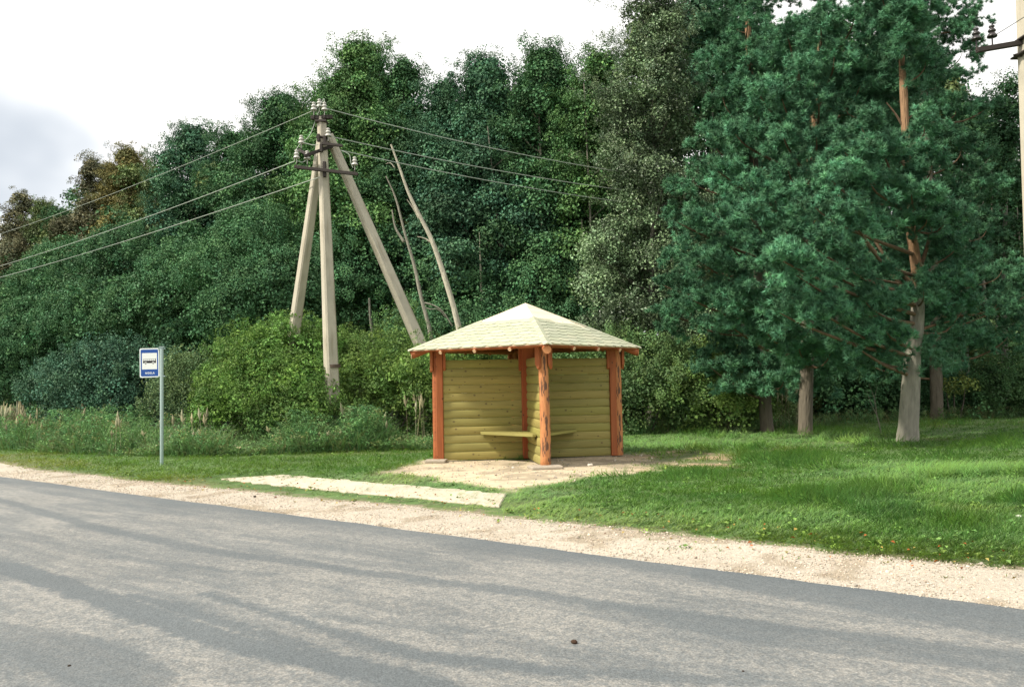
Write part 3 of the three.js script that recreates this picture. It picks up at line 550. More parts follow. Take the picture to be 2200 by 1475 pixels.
const barkTex = blotch(256, 512, (u, v) => { const n = tiledNoise(u, v, 14, 7, 4), h = tiledNoise(u, v, 30, 5, 3), k = lerp(.45, 1.3, n * .5 + h * .5); return [.27 * k, .25 * k, .21 * k]; });
const barkBump = blotch(256, 512, (u, v) => { const h = tiledNoise(u, v, 26, 5, 4); return [h, h, h]; }, false);
const bark = (r, g, b) => new THREE.MeshStandardMaterial({ map: barkTex, color: RGB(r, g, b), roughness: .95, bumpMap: barkBump, bumpScale: .03 });
const greyBark = bark(.75, .78, .74), darkBark = bark(.50, .46, .42), paleBark = bark(2.3, 2.3, 2.15), orangeBark = bark(1.25, .80, .52);

const S_FAR = spray(34, .52, .17, .115, { seedN: 2 }), S_MID = spray(34, .42, .125, .088, { seedN: 3 }), S_FINE = spray(40, .40, .085, .055, { seedN: 4, up: .45 }), S_NEAR = spray(30, .30, .088, .070, { seedN: 5, up: .5 }), S_BUSH = spray(32, .26, .085, .048, { seedN: 6, up: .65 });

function fillBlob(sc, c, r, n, base, { lo = .6, hi = 1.35, warm = .12, ry = .85, size = [.75, 1.25], under = .35, fine_n } = {}) {
  const tone = rr(.68, 1.32); n = Math.round(n * (fine_n ?? .52));
  for (let i = 0; i < n; i++) {
    const d = sphereDir(); if (d.y < -.2 && rnd() > under) d.y = -d.y;
    const k = r * (rnd() < .12 ? rr(1.0, 1.4) : lerp(.50, 1.08, Math.pow(rnd(), .55))), p = V(c.x + d.x * k, c.y + d.y * k * ry, c.z + d.z * k); if (p.y < .1) p.y = .1 + rnd() * .3;
    const dir = d.clone().multiplyScalar(.7).add(V(rr(-.3, .3), .75, rr(-.3, .3))).normalize();
    sc.add(p, qFrom(dir, rr(0, 6.28)), rr(...size), tint(base, lo * tone, hi * tone, warm));
  }
}
function broadleaf(o) {
  const { px, D, topY, halfPx, baseY, color, geo = S_FAR, blobs = 22, per = 120, mat = plainLeaf, trunkMat = greyBark, trunkR = .14, footPx = px, name = 'alder_tree', fine = {} } = o;
  const foot = footAt(footPx, D), t = thing(name, o.label, 'tree', foot, 0, o.group), top = at(px, topY, D).sub(foot), baseH = Math.max(.4, at(px, baseY, D).y - foot.y), R = halfPx / FPX * D, H = top.y;
  const stem = []; for (let i = 0; i <= 8; i++) { const k = i / 8; stem.push(V(top.x * k * k + .25 * Math.sin(k * 5 + px) * k, -.1 + (H * .93 + .1) * k, .3 * Math.sin(k * 4 + px * 2) * k)); }
  const limbs = [pipe(stem, stem.map((_, i) => lerp(trunkR, .025, i / 8)), 8, { uvLen: 1.5, rough: .2 })], sc = new Scatter();
  for (let i = 0; i < blobs; i++) {
    const k = (i + rr(.1, .9)) / blobs, y = lerp(baseH, H, Math.pow(k, .95)), w = R * 1.12 * Math.pow(Math.max(.02, 1 - k), .85) * (.6 + .4 * Math.min(1, k / .2)) * rr(.6, 1.35), a = i * 2.4 + rr(-.5, .5), rad = w * Math.pow(rnd(), .4) * .9;
    const br = clamp(R * rr(.20, .36) * (.42 + .75 * (1 - k)), .36, 1.5), sx = top.x * (y / H) ** 2, c = V(sx + Math.cos(a) * rad, Math.min(y + rr(-.5, .5), H - br * .8), Math.sin(a) * rad * .9);
    fillBlob(sc, c, br, Math.round(per * clamp(br * br, .35, 1.7)), color, fine);
    const q = clamp(c.y - rad * .6, .3, H * .9) / (H * .93), s0 = V(top.x * q * q + .25 * Math.sin(q * 5 + px) * q, H * .93 * q, .3 * Math.sin(q * 4 + px * 2) * q);
    limbs.push(pipe([s0, s0.clone().lerp(c, .5).add(V(0, -.1, 0)), c], [trunkR * .35 * (1 - q * .6), trunkR * .22, .012], 5, { cap: false, uvLen: 1.5 }));
    // loose leader twigs that break the outline
    if (k > .35) for (let n = 0; n < 5; n++) { const d = V(Math.cos(a) * .7 + rr(-.6, .6), rr(.1, 1.3), rr(-.5, .5)).normalize(), e = c.clone().addScaledVector(d, br * .8), m = 4 + Math.floor(rnd() * 6); for (let j = 0; j < m; j++) { const p = e.clone().addScaledVector(d, j * .17 + rr(-.08, .08)).add(V(rr(-.12, .12), rr(-.1, .1), 0)); if (p.y < H + .6) sc.add(p, qFrom(d, rr(0, 6)), rr(.35, .65), tint(color, .7, 1.35)); } }
  }
  part('trunk', merge(limbs), trunkMat, t);
  const cr = sc.build('crown', geo, mat, t); if (o.crownLabel) cr.userData.label = o.crownLabel;
  return t;
}

// ---------------------------------------------------------------- the wood behind
const G = { dark: RGB(.060, .140, .060), mid: RGB(.072, .166, .070), lit: RGB(.112, .225, .078), olive: RGB(.135, .185, .070), gold: RGB(.215, .20, .075), brown: RGB(.175, .175, .10), blue: RGB(.074, .168, .092), lime: RGB(.15, .22, .05) };
const lp = (pts, x) => { let i = 1; while (i < pts.length - 1 && pts[i][0] < x) i++; const [a, b] = [pts[i - 1], pts[i]]; return lerp(a[1], b[1], clamp((x - a[0]) / (b[0] - a[0]))); };
const EDGE = [[-300, 90], [0, 68], [200, 58], [400, 48], [600, 40], [800, 35], [1000, 33], [1200, 31], [1400, 30], [1700, 30], [2200, 33], [2500, 36]];
const SKYLINE = [[-300, 540], [0, 510], [45, 450], [90, 475], [150, 425], [200, 380], [240, 392], [280, 352], [330, 372], [370, 320], [415, 285], [460, 335], [490, 325], [520, 360], [545, 325], [590, 262], [640, 225], [700, 200], [740, 125], [790, 112], [830, 150], [870, 170], [900, 215], [940, 195], [980, 215], [1010, 172], [1060, 152], [1100, 178], [1130, 162], [1170, 135], [1210, 178], [1240, 190], [1270, 152], [1320, 135], [1370, 90], [1420, 20], [1500, 0], [1900, 40], [2080, 190], [2140, 330], [2200, 340], [2500, 320]];
{
  const wood = new THREE.Group(); wood.name = 'woodland'; wood.userData = { kind: 'stuff', label: 'dense dark green mass of the wood filling the background', category: 'woodland' }; scene.add(wood);
  const sc = new Scatter(), trunks = [];
  for (let i = 0; i < 760; i++) {
    const px = rr(-260, 2420), e = lp(EDGE, px), D = e + 2.2 + Math.pow(rnd(), 1.4) * 14, topY = lp(SKYLINE, px) + (D - e) * 2, up = Math.pow(rnd(), 1.0), r = lerp(rr(.7, 1.1), rr(1.2, 2.1), smooth(0, .2, up)) * (D / 40), c = at(px, lerp(topY + r / D * FPX * .75, 900, up), D);
    const hue = rnd(); fillBlob(sc, c, r, 95, px < 340 && up < .45 ? (hue < .35 ? G.brown : hue < .6 && px > 200 ? G.gold : hue < .8 ? G.olive : G.mid) : hue < .45 ? G.mid : hue < .65 ? G.lit : hue < .85 ? G.blue : G.olive, { size: [.8, 1.7], under: .2 });
  }
  for (let i = 0; i < 85; i++) { const px = rr(-200, 2400), D = lp(EDGE, px) + rr(.2, 6), f = footAt(px, D), lean = rr(-.8, .8), h = rr(8, 13), w = rr(.05, .13); trunks.push(pipe([f, V(f.x + lean * .35 + rr(-.15, .15), h * .5, f.z), V(f.x + lean, h, f.z)], [w, w * .7, .02], 7, { cap: false, uvLen: 1.5 })); for (let j = 0; j < 4; j++) { const y = h * rr(.3, .9), k = y / h, o = V(f.x + lean * k, y, f.z), sd = rnd() < .5 ? -1 : 1; trunks.push(pipe([o, o.clone().add(V(sd * rr(.4, .9), rr(.3, .9), rr(-.3, .5))), o.clone().add(V(sd * rr(.9, 1.8), rr(.7, 1.8), rr(-.5, .8)))], [w * .35, w * .22, .008], 5, { cap: false, uvLen: 1.5 })); } }
  const c = sc.build('crown', S_FAR, plainLeaf, wood); c.userData.kind = 'stuff'; const t = part('trunk', merge(trunks), bark(1.0, 1.02, .96), wood); t.userData.kind = 'stuff';
}
// trees one can tell apart along the edge of the wood
broadleaf({ px: 45, D: 66, topY: 420, halfPx: 100, baseY: 760, color: G.brown, geo: S_FAR, blobs: 20, per: 152, name: 'birch_tree', label: 'brownish thin-topped birch at the left edge of the picture' });
broadleaf({ px: 130, D: 62, topY: 455, halfPx: 100, baseY: 780, color: G.mid, blobs: 18, per: 160, label: 'low green tree between the brownish left-edge birch and the pale-stemmed birch' });
broadleaf({ px: 200, D: 58, topY: 350, halfPx: 80, baseY: 640, color: G.brown, blobs: 22, per: 112, name: 'birch_tree', trunkMat: paleBark, trunkR: .13, label: 'sparse brownish birch with a pale stem left of the golden tree' });
broadleaf({ px: 275, D: 56, topY: 330, halfPx: 90, baseY: 600, color: G.gold, blobs: 28, per: 152, name: 'birch_tree', label: 'tallest golden-brown autumn birch standing against the sky in the left woods' });
broadleaf({ px: 338, D: 53, topY: 350, halfPx: 80, baseY: 700, color: G.olive, blobs: 16, per: 160, label: 'narrow olive tree just right of the golden birch' });
broadleaf({ px: 95, D: 64, topY: 440, halfPx: 90, baseY: 760, color: G.olive, blobs: 24, per: 150, label: 'rounded olive tree in the gap right of the brownish left-edge birch' });
broadleaf({ px: 238, D: 60, topY: 362, halfPx: 75, baseY: 700, color: G.gold, blobs: 24, per: 150, name: 'birch_tree', label: 'smaller yellowish birch filling the gap between pale-stemmed and golden birch' });
broadleaf({ px: 412, D: 50, topY: 280, halfPx: 140, baseY: 640, color: G.blue, blobs: 34, per: 105, label: 'rounded grey-green tree midway between golden birch and power pole' });
broadleaf({ px: 500, D: 46, topY: 285, halfPx: 100, baseY: 600, color: G.mid, blobs: 28, per: 75, label: 'thin twiggy-topped tree standing against the sky left of the pole tops' });
broadleaf({ px: 600, D: 41, topY: 215, halfPx: 170, baseY: 620, color: G.mid, geo: S_MID, blobs: 46, per: 130, label: 'open-crowned alder whose top shows sky gaps beside the power pole head' });
broadleaf({ px: 775, D: 37, topY: 104, halfPx: 215, baseY: 560, color: G.lit, geo: S_MID, blobs: 60, per: 150, trunkR: .2, label: 'tallest fresh-green alder rising to the right behind the power pole' });
broadleaf({ px: 868, D: 36, topY: 150, halfPx: 150, baseY: 640, color: G.mid, geo: S_MID, blobs: 38, per: 125, label: 'alder leaning on the right shoulder of the tallest alder' });
broadleaf({ px: 955, D: 35, topY: 185, halfPx: 130, baseY: 620, color: G.blue, geo: S_MID, blobs: 34, per: 110, label: 'slim pale-stemmed tree in the dip of the treetops above the shelter', trunkMat: paleBark });
broadleaf({ px: 1050, D: 34, topY: 138, halfPx: 180, baseY: 640, color: G.blue, geo: S_MID, blobs: 50, per: 135, label: 'broad blue-green alder above the left half of the shelter roof' });
broadleaf({ px: 1168, D: 33, topY: 118, halfPx: 160, baseY: 620, color: G.mid, geo: S_MID, blobs: 46, per: 130, trunkMat: paleBark, trunkR: .17, footPx: 1155, label: 'pointed alder with a bare grey stem straight above the shelter roof tip' });
broadleaf({ px: 1290, D: 32, topY: 122, halfPx: 165, baseY: 640, color: G.lit, geo: S_MID, blobs: 44, per: 130, label: 'yellowish green alder between the pointed alder and the big aspen' });
broadleaf({ px: 2165, D: 30, topY: 175, halfPx: 75, baseY: 700, color: G.dark, geo: S_MID, blobs: 20, per: 70, label: 'dark lacy-leaved tree against the sky beside the right-edge pole' });
// the big aspen left of the pines: lighter undersides flash in the light
broadleaf({ px: 1420, D: 28, topY: -110, halfPx: 185, baseY: 760, color: RGB(.130, .190, .100), geo: S_NEAR, mat: new THREE.MeshPhysicalMaterial({ color: RGB(1, 1, 1), roughness: .42, specularIntensity: .6 }), blobs: 72, per: 190, trunkR: .2, footPx: 1400, name: 'aspen_tree', fine: { lo: .3, hi: 2.0, warm: .06 }, label: 'big aspen with pale flickering leaves between shelter and dark pines' });

// bare leaning stems behind the shelter
function snag(label, lines, mat) {
  const D = lines[0].D, foot = footAt(lines[0].p[0][0], D), t = thing('dead_tree', label, 'dead tree', foot);
  lines.forEach((l, i) => { const curve = new THREE.CatmullRomCurve3(l.p.map(([x, y]) => at(x, y, D).sub(foot))), n = 18, pts = curve.getPoints(n); part(i ? 'branch' : 'trunk', pipe(pts, pts.map((_, k) => lerp(l.r[0], l.r[1], k / n)), 8, { uvLen: 1.2, rough: .2 }), mat, t); });
}
snag('pale bare leaning stem bent like a bow right of the pole braces', [{ D: 27, p: [[1000, 915], [988, 720], [960, 610], [925, 510], [905, 470], [878, 415], [858, 360], [840, 310]], r: [.105, .028] }, { p: [[925, 520], [912, 512], [896, 508]], r: [.03, .015] }, { p: [[848, 360], [838, 350], [828, 352]], r: [.02, .01] }, { p: [[900, 470], [886, 445], [874, 428]], r: [.025, .012] }], paleBark);
snag('thinner forked grey stem between pole brace and the bowed bare stem', [{ D: 27.5, p: [[940, 915], [925, 720], [905, 640], [890, 570], [872, 510], [862, 470], [848, 420], [829, 378]], r: [.075, .02] }, { p: [[868, 520], [850, 490], [842, 450]], r: [.05, .02] }, { p: [[910, 650], [930, 655], [950, 668], [972, 700]], r: [.03, .02] }, { p: [[912, 660], [925, 664], [940, 664], [958, 682]], r: [.022, .012] }], bark(1.35, 1.38, 1.3));
snag('bare grey stem low behind the bush, right of the middle pole', [{ D: 28, p: [[806, 900], [803, 740], [796, 690], [793, 640]], r: [.07, .03] }], greyBark);
for (const [px, y0, y1, D, lab] of [[1160, 520, 372, 31.7, 'straight pale stem piece showing above the roof tip'], [1030, 700, 500, 31.2, 'dim grey stem standing left of the roof tip'], [1250, 690, 470, 31.2, 'dim grey stem between roof tip and aspen'], [580, 560, 470, 40.5, 'short pale stem glimpsed left of the left brace']]) {
  const f = footAt(px + 6, D), a = at(px, y1, D).sub(f); single('bare_stem', lab, 'tree trunk', pipe([V(0, -.1, 0), a.clone().multiplyScalar(.5).add(V(.06, 0, 0)), a], [.085, .065, .012], 8, { uvLen: 1.2, rough: .15 }), paleBark, f, 0);
}

// ---------------------------------------------------------------- bushes and undergrowth
function shrub(o) {
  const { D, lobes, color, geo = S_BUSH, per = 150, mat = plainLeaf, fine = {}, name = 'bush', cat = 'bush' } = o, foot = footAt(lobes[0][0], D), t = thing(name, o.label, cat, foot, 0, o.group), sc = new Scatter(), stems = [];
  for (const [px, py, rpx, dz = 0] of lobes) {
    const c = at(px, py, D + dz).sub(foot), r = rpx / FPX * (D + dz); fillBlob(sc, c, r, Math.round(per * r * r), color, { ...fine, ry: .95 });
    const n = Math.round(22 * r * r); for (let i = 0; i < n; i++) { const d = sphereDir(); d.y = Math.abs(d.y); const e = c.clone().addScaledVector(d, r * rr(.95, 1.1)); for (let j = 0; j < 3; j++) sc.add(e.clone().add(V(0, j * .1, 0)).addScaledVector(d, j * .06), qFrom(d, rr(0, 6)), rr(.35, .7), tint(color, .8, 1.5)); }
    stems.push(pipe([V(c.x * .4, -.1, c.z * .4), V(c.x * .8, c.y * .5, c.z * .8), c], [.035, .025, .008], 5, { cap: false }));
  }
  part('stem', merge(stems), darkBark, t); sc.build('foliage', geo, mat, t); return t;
}
const bushMat = leafMat(.6, .25);
shrub({ D: 23, label: 'large rounded yellow-green bush round the foot of the power pole', color: RGB(.145, .265, .060), mat: bushMat, per: 170, fine: { lo: .55, hi: 1.45, fine_n: .9 }, lobes: [[590, 790, 95, .6], [520, 800, 80, .2], [640, 770, 80, 1.4], [560, 860, 100, -.6], [640, 850, 95, -.4], [490, 860, 70, -.3], [470, 900, 60, -.9], [690, 790, 75, 1.4], [610, 750, 60, .9], [660, 900, 70, -1.2], [600, 910, 80, -1.3]] });
shrub({ D: 23.6, label: 'yellow-tipped bush between the middle pole and the shelter', color: RGB(.150, .250, .062), mat: bushMat, per: 165, fine: { lo: .55, hi: 1.5, fine_n: .85 }, lobes: [[790, 790, 70, .4], [740, 770, 55, 1.2], [850, 810, 75, -.6], [910, 800, 60, -1.6], [925, 850, 60, -1.7], [1000, 768, 52, -.2], [1080, 772, 52], [780, 860, 80, -.5], [860, 880, 85, -.4], [920, 880, 60, -.2], [745, 890, 55, -1.2], [955, 790, 55, -1.2], [700, 910, 50, -1.6]] });
shrub({ D: 26, label: 'small bright green sapling thicket just left of the leaning pole brace', color: RGB(.12, .22, .07), geo: S_BUSH, per: 120, lobes: [[850, 720, 45], [865, 680, 30], [835, 760, 50], [880, 750, 45]] });
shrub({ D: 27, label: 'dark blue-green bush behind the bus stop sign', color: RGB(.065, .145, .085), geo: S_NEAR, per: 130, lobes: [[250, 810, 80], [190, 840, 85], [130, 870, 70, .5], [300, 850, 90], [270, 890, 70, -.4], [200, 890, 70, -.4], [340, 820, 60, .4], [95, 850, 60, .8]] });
shrub({ D: 25, label: 'willowy grey-green bush between the bus stop sign and big yellow-green bush', color: RGB(.13, .20, .085), geo: S_FINE, per: 120, lobes: [[400, 830, 60], [380, 880, 70], [430, 870, 60, -.3], [415, 800, 40]] });
shrub({ D: 33, label: 'dark leafy thicket overhanging behind the big yellow-green bush', color: G.mid, geo: S_MID, per: 75, lobes: [[560, 660, 90], [500, 690, 70], [640, 620, 90], [470, 620, 90, 1], [560, 560, 110, 2], [680, 700, 80, .5], [760, 660, 90, .5], [770, 560, 90, 1]] });
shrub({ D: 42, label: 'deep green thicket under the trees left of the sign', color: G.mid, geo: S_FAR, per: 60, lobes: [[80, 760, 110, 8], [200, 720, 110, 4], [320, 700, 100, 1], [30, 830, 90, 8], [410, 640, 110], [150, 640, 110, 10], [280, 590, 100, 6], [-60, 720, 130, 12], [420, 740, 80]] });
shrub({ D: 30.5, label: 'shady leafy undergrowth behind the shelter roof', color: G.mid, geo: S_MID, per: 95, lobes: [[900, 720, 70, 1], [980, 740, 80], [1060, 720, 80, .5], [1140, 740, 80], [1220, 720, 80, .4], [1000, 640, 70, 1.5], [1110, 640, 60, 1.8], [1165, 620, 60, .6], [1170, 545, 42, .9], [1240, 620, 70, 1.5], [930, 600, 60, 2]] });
shrub({ D: 25.6, label: 'leafy green bush right behind the shelter under the aspen', color: RGB(.15, .25, .092), geo: S_NEAR, per: 120, mat: bushMat, lobes: [[1380, 800, 75], [1330, 860, 70, -.5], [1420, 860, 75, -.6], [1280, 800, 60, .5], [1340, 760, 60, 1], [1440, 780, 60, .3], [1470, 840, 70, -.2], [1390, 880, 60, -.5], [1240, 850, 70, .4], [1150, 830, 80, .5], [1225, 768, 52, -.6], [1290, 760, 45, -.4]] });
shrub({ D: 25.6, label: 'bright green bush left of the two dark pine trunks', color: RGB(.19, .30, .082), geo: S_NEAR, per: 125, mat: bushMat, lobes: [[1540, 830, 70], [1490, 860, 75, -.4], [1580, 870, 65, -.3], [1530, 790, 50, .4], [1610, 880, 55], [1480, 800, 55, .6], [1550, 880, 70, -.4], [1620, 850, 45, .4]] });
shrub({ D: 29, label: 'pale green bush glimpsed in the gap between the two dark trunks', color: RGB(.19, .27, .10), geo: S_NEAR, per: 120, lobes: [[1690, 850, 45], [1665, 880, 45], [1710, 890, 45], [1690, 900, 40]] });
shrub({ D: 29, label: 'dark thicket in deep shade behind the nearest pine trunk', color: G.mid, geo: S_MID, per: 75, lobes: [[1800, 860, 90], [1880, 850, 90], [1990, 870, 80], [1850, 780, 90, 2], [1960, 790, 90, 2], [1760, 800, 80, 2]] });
shrub({ D: 27, label: 'sunlit yellow-green sprig low to the right of the nearest pine', color: RGB(.15, .19, .05), geo: S_NEAR, per: 150, lobes: [[2050, 836, 16], [2075, 828, 14], [2034, 842, 10]] });
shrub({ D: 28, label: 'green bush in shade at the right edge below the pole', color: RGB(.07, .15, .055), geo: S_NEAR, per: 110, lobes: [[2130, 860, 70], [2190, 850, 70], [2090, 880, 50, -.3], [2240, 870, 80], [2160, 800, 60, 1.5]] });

// ---------------------------------------------------------------- pines
function tuft(n, L, len, wid, sd) {              // a shoot: needles set round a short axis, longer and more upright at its tip
  const keep = seed; seed = sd * 104729; const pos = [];
  for (let i = 0; i < n; i++) {
    const k = Math.pow(rnd(), .7), a = rr(0, 6.2832), out = rr(.5, 1.3), d = V(Math.cos(a) * out, rr(-.15, 1.25), Math.sin(a) * out).normalize(), p = V(0, k * L, 0), l = len * rr(.75, 1.15), s = V().crossVectors(d, sphereDir()).normalize().multiplyScalar(wid / 2), e = p.clone().addScaledVector(d, l);
    pos.push(p.x - s.x, p.y - s.y, p.z - s.z, p.x + s.x, p.y + s.y, p.z + s.z, e.x, e.y, e.z);
  }
  seed = keep; const g = new THREE.BufferGeometry(); g.setAttribute('position', new THREE.Float32BufferAttribute(pos, 3)); g.computeVertexNormals(); return g;
}
const TUFT = tuft(46, .08, .125, .014, 3), TUFT_FAR = TUFT;
const pineBark = bark(.55, .50, .44);
const limbBark = bark(.85, .60, .42);
const needle = new THREE.MeshPhysicalMaterial({ color: RGB(1, 1, 1), roughness: .6, specularIntensity: .4 });
function pine(o) {
  const { D, trunk, pads, color, geo = TUFT, per = 130 } = o, foot = footAt(trunk[0][0], D), t = thing('pine_tree', o.label, 'pine tree', foot, 0, o.group), sc = new Scatter();
  const pts = trunk.map(([x, y, , dz = 0], i) => { const p = at(x, y, D + dz); if (!i) p.y = groundY(p.x, p.z) - .15; return p.sub(foot); }), curve = new THREE.CatmullRomCurve3(pts), n = 40;
  const rad = (k) => lp(trunk.map((q, i) => [i / (trunk.length - 1), q[2] / FPX * D]), k);
  const cp = curve.getPoints(n), cut = Math.round(n * (o.orangeFrom ?? .55));
  const tm = part('trunk', pipe(cp.slice(0, cut + 1), cp.slice(0, cut + 1).map((_, i) => rad(i / n) * (i < 2 ? 1.12 : 1)), 18, { uvLen: 1.4, rough: .12, cap: false }), o.bark ?? greyBark, t);
  part('upper_trunk', pipe(cp.slice(cut), cp.slice(cut).map((_, i) => rad((i + cut) / n)), 12, { uvLen: 1.4, rough: .14 }), o.bark2 ?? orangeBark, t, 'thin flaking orange upper trunk');
  const limbs = [], bare = o.bare ?? [];
  for (const [px, py, rx, ry, dz = 0, k = 1] of pads) {
    const c = at(px, py, D + dz).sub(foot), s = (D + dz) / FPX, a = rx * s, b = ry * s, dd = (a + b) * .5, tone = rr(.8, 1.2);
    const m = Math.round(per * 3.3 * (a * b + .3 * a));
    // each pad is a handful of branch ends, each a little bunch of shoots
    const bunches = Math.max(4, Math.round(m / 11));
    for (let i = 0; i < bunches; i++) {
      const d = sphereDir(); if (d.y < -.15 && rnd() < .6) d.y = -d.y * .6;
      const q = lerp(.45, 1.02, Math.pow(rnd(), .5)), p = V(c.x + d.x * a * q, c.y + d.y * b * q, c.z + d.z * dd * q), dir = d.clone().multiplyScalar(.75).add(V(rr(-.25, .25), .85, rr(-.25, .25))).normalize(), w = rr(.8, 1.2) * tone;
      for (let j = 0; j < 11; j++) {
        const e = p.clone().add(V(rr(-.16, .16), rr(-.10, .14), rr(-.16, .16))), g = dir.clone().add(V(rr(-.55, .55), rr(-.3, .4), rr(-.55, .55))).normalize();
        sc.add(e, qFrom(g, rr(0, 6)), rr(.8, 1.25), tint(color, .5 * w, 1.55 * w, .08));
      }
    }
    // the branch that carries it leaves the trunk a little lower
    let best = cp[8], bd = 1e9; const drop = rr(.10, .28); for (let i = 6; i < n; i++) { const e = Math.abs(cp[i].y - (c.y - Math.abs(c.x - cp[i].x) * drop - .1)); if (e < bd) { bd = e; best = cp[i]; } }
    const mid = best.clone().lerp(c, .55).add(V(rr(-.1, .1), -.12 + rr(-.1, .1), rr(-.1, .1)));
    limbs.push(pipe(new THREE.CatmullRomCurve3([best, mid, c, c.clone().add(V((c.x - best.x) * .12, b * .4, (c.z - best.z) * .1))]).getPoints(8), [.045, .041, .037, .033, .028, .023, .018, .013, .007].map((r) => r * Math.min(1.1, .45 + best.distanceTo(c) * .22)), 6, { cap: false, uvLen: 1.2 }));
  }
  for (const l of bare) limbs.push(pipe(new THREE.CatmullRomCurve3(l.p.map(([x, y, dz = 0]) => at(x, y, D + dz).sub(foot))).getPoints(8), Array.from({ length: 9 }, (_, i) => lerp(l.r[0], l.r[1], i / 8)), 7, { cap: false, uvLen: 1.2 }));
  for (let i = 6; i < 36; i += 1) for (let j = 0; j < 9; j++) { const q = cp[Math.min(n, i + 2)], k = 1 - i / 44, dd2 = rr(.2, 1.5) * k + .2, a = rr(0, 6.28), p = V(q.x + Math.cos(a) * dd2, q.y + rr(-.4, .4), q.z - .9 * k + Math.sin(a) * dd2 - (dd2 < .6 ? .8 : 0)); if (o.clear && o.clear(q.y, p)) continue; for (let m = 0; m < 9; m++) sc.add(p.clone().add(V(rr(-.28, .28), rr(-.16, .2), rr(-.28, .28))), qFrom(V(rr(-.7, .7), rr(.3, 1), rr(-.7, .7)).normalize(), rr(0, 6)), rr(.9, 1.4), tint(color, .7, 1.15, .08)); }
  part('branches', merge(limbs), o.branchMat ?? limbBark, t);
  const c = sc.build('crown', geo, needle, t); return t;
}
const PINE = RGB(.092, .230, .122), PINE_DARK = RGB(.088, .215, .112);
pine({
  D: 19.6, label: 'nearest tall pine with a thick grey leaning trunk and orange upper stem', color: PINE, orangeFrom: .42, bark: bark(1.0, 1.02, .98),
  trunk: [[1949, 944, 21], [1956, 860, 19], [1961, 770, 17], [1971, 690, 14], [1972, 600, 12], [1958, 490, 10], [1948, 330, 8.5], [1942, 200, 8], [1937, 110, 6], [1930, 0, 4]],
  bare: [{ p: [[1968, 752], [1930, 735], [1892, 705]], r: [.06, .025] }, { p: [[1966, 660], [1920, 590], [1862, 520]], r: [.07, .05] }, { p: [[1962, 610], [1910, 560], [1880, 515]], r: [.06, .04] }, { p: [[1966, 600], [1990, 540], [2003, 480]], r: [.06, .03] }, { p: [[1945, 280], [1925, 245], [1905, 220]], r: [.03, .015] }, { p: [[1945, 262], [1962, 245], [1975, 232]], r: [.025, .012] }, { p: [[1950, 720], [2000, 700], [2040, 690]], r: [.05, .02] }],
  pads: [
    [1865, 300, 75, 55, -1.6], [1905, 345, 70, 45, -1.4], [1985, 290, 38, 50, -1.2], [2000, 370, 40, 50, -1.2], [1830, 345, 60, 45, -1.8], [1800, 400, 70, 45, -2.2], [1880, 410, 70, 45, -1.8], [1960, 430, 60, 40, -1.5], [2035, 470, 45, 45, -1.0], [1990, 480, 60, 40, -1.2], [1780, 470, 75, 50, -2.4], [1850, 500, 70, 50, -1.8], [1760, 540, 70, 50, -2.4], [1740, 610, 70, 50, -2.2], [1810, 600, 70, 50, -1.6], [1700, 570, 60, 50, -2.6],
    [1870, 660, 70, 45, -1.4], [1780, 680, 75, 45, -1.8], [1710, 690, 60, 45, -2.0], [1910, 720, 50, 35, -1.0, .8], [1840, 745, 60, 30, -1.2, .8], [1860, 590, 60, 40, -.6, .8], [2050, 540, 55, 40, -.4, .85], [2030, 610, 60, 45, -.3, .85], [2060, 680, 60, 45, .2, .7], [1930, 60, 60, 50, -.6, .5], [1900, 10, 70, 50, -.4, .5], [1960, 20, 60, 50, -.4, .5], [1950, 110, 40, 30, .6, .5], [1935, -40, 80, 60, -.6, .5], [1985, 150, 50, 40, -.2], [1935, 360, 40, 35, -.7], [1950, 395, 45, 35, -.8], [1945, 55, 40, 40, -.7], [1938, 100, 36, 30, -.7], [1985, 640, 45, 35, -.8, .9], [1880, 770, 55, 25, -.6, .7]],
});
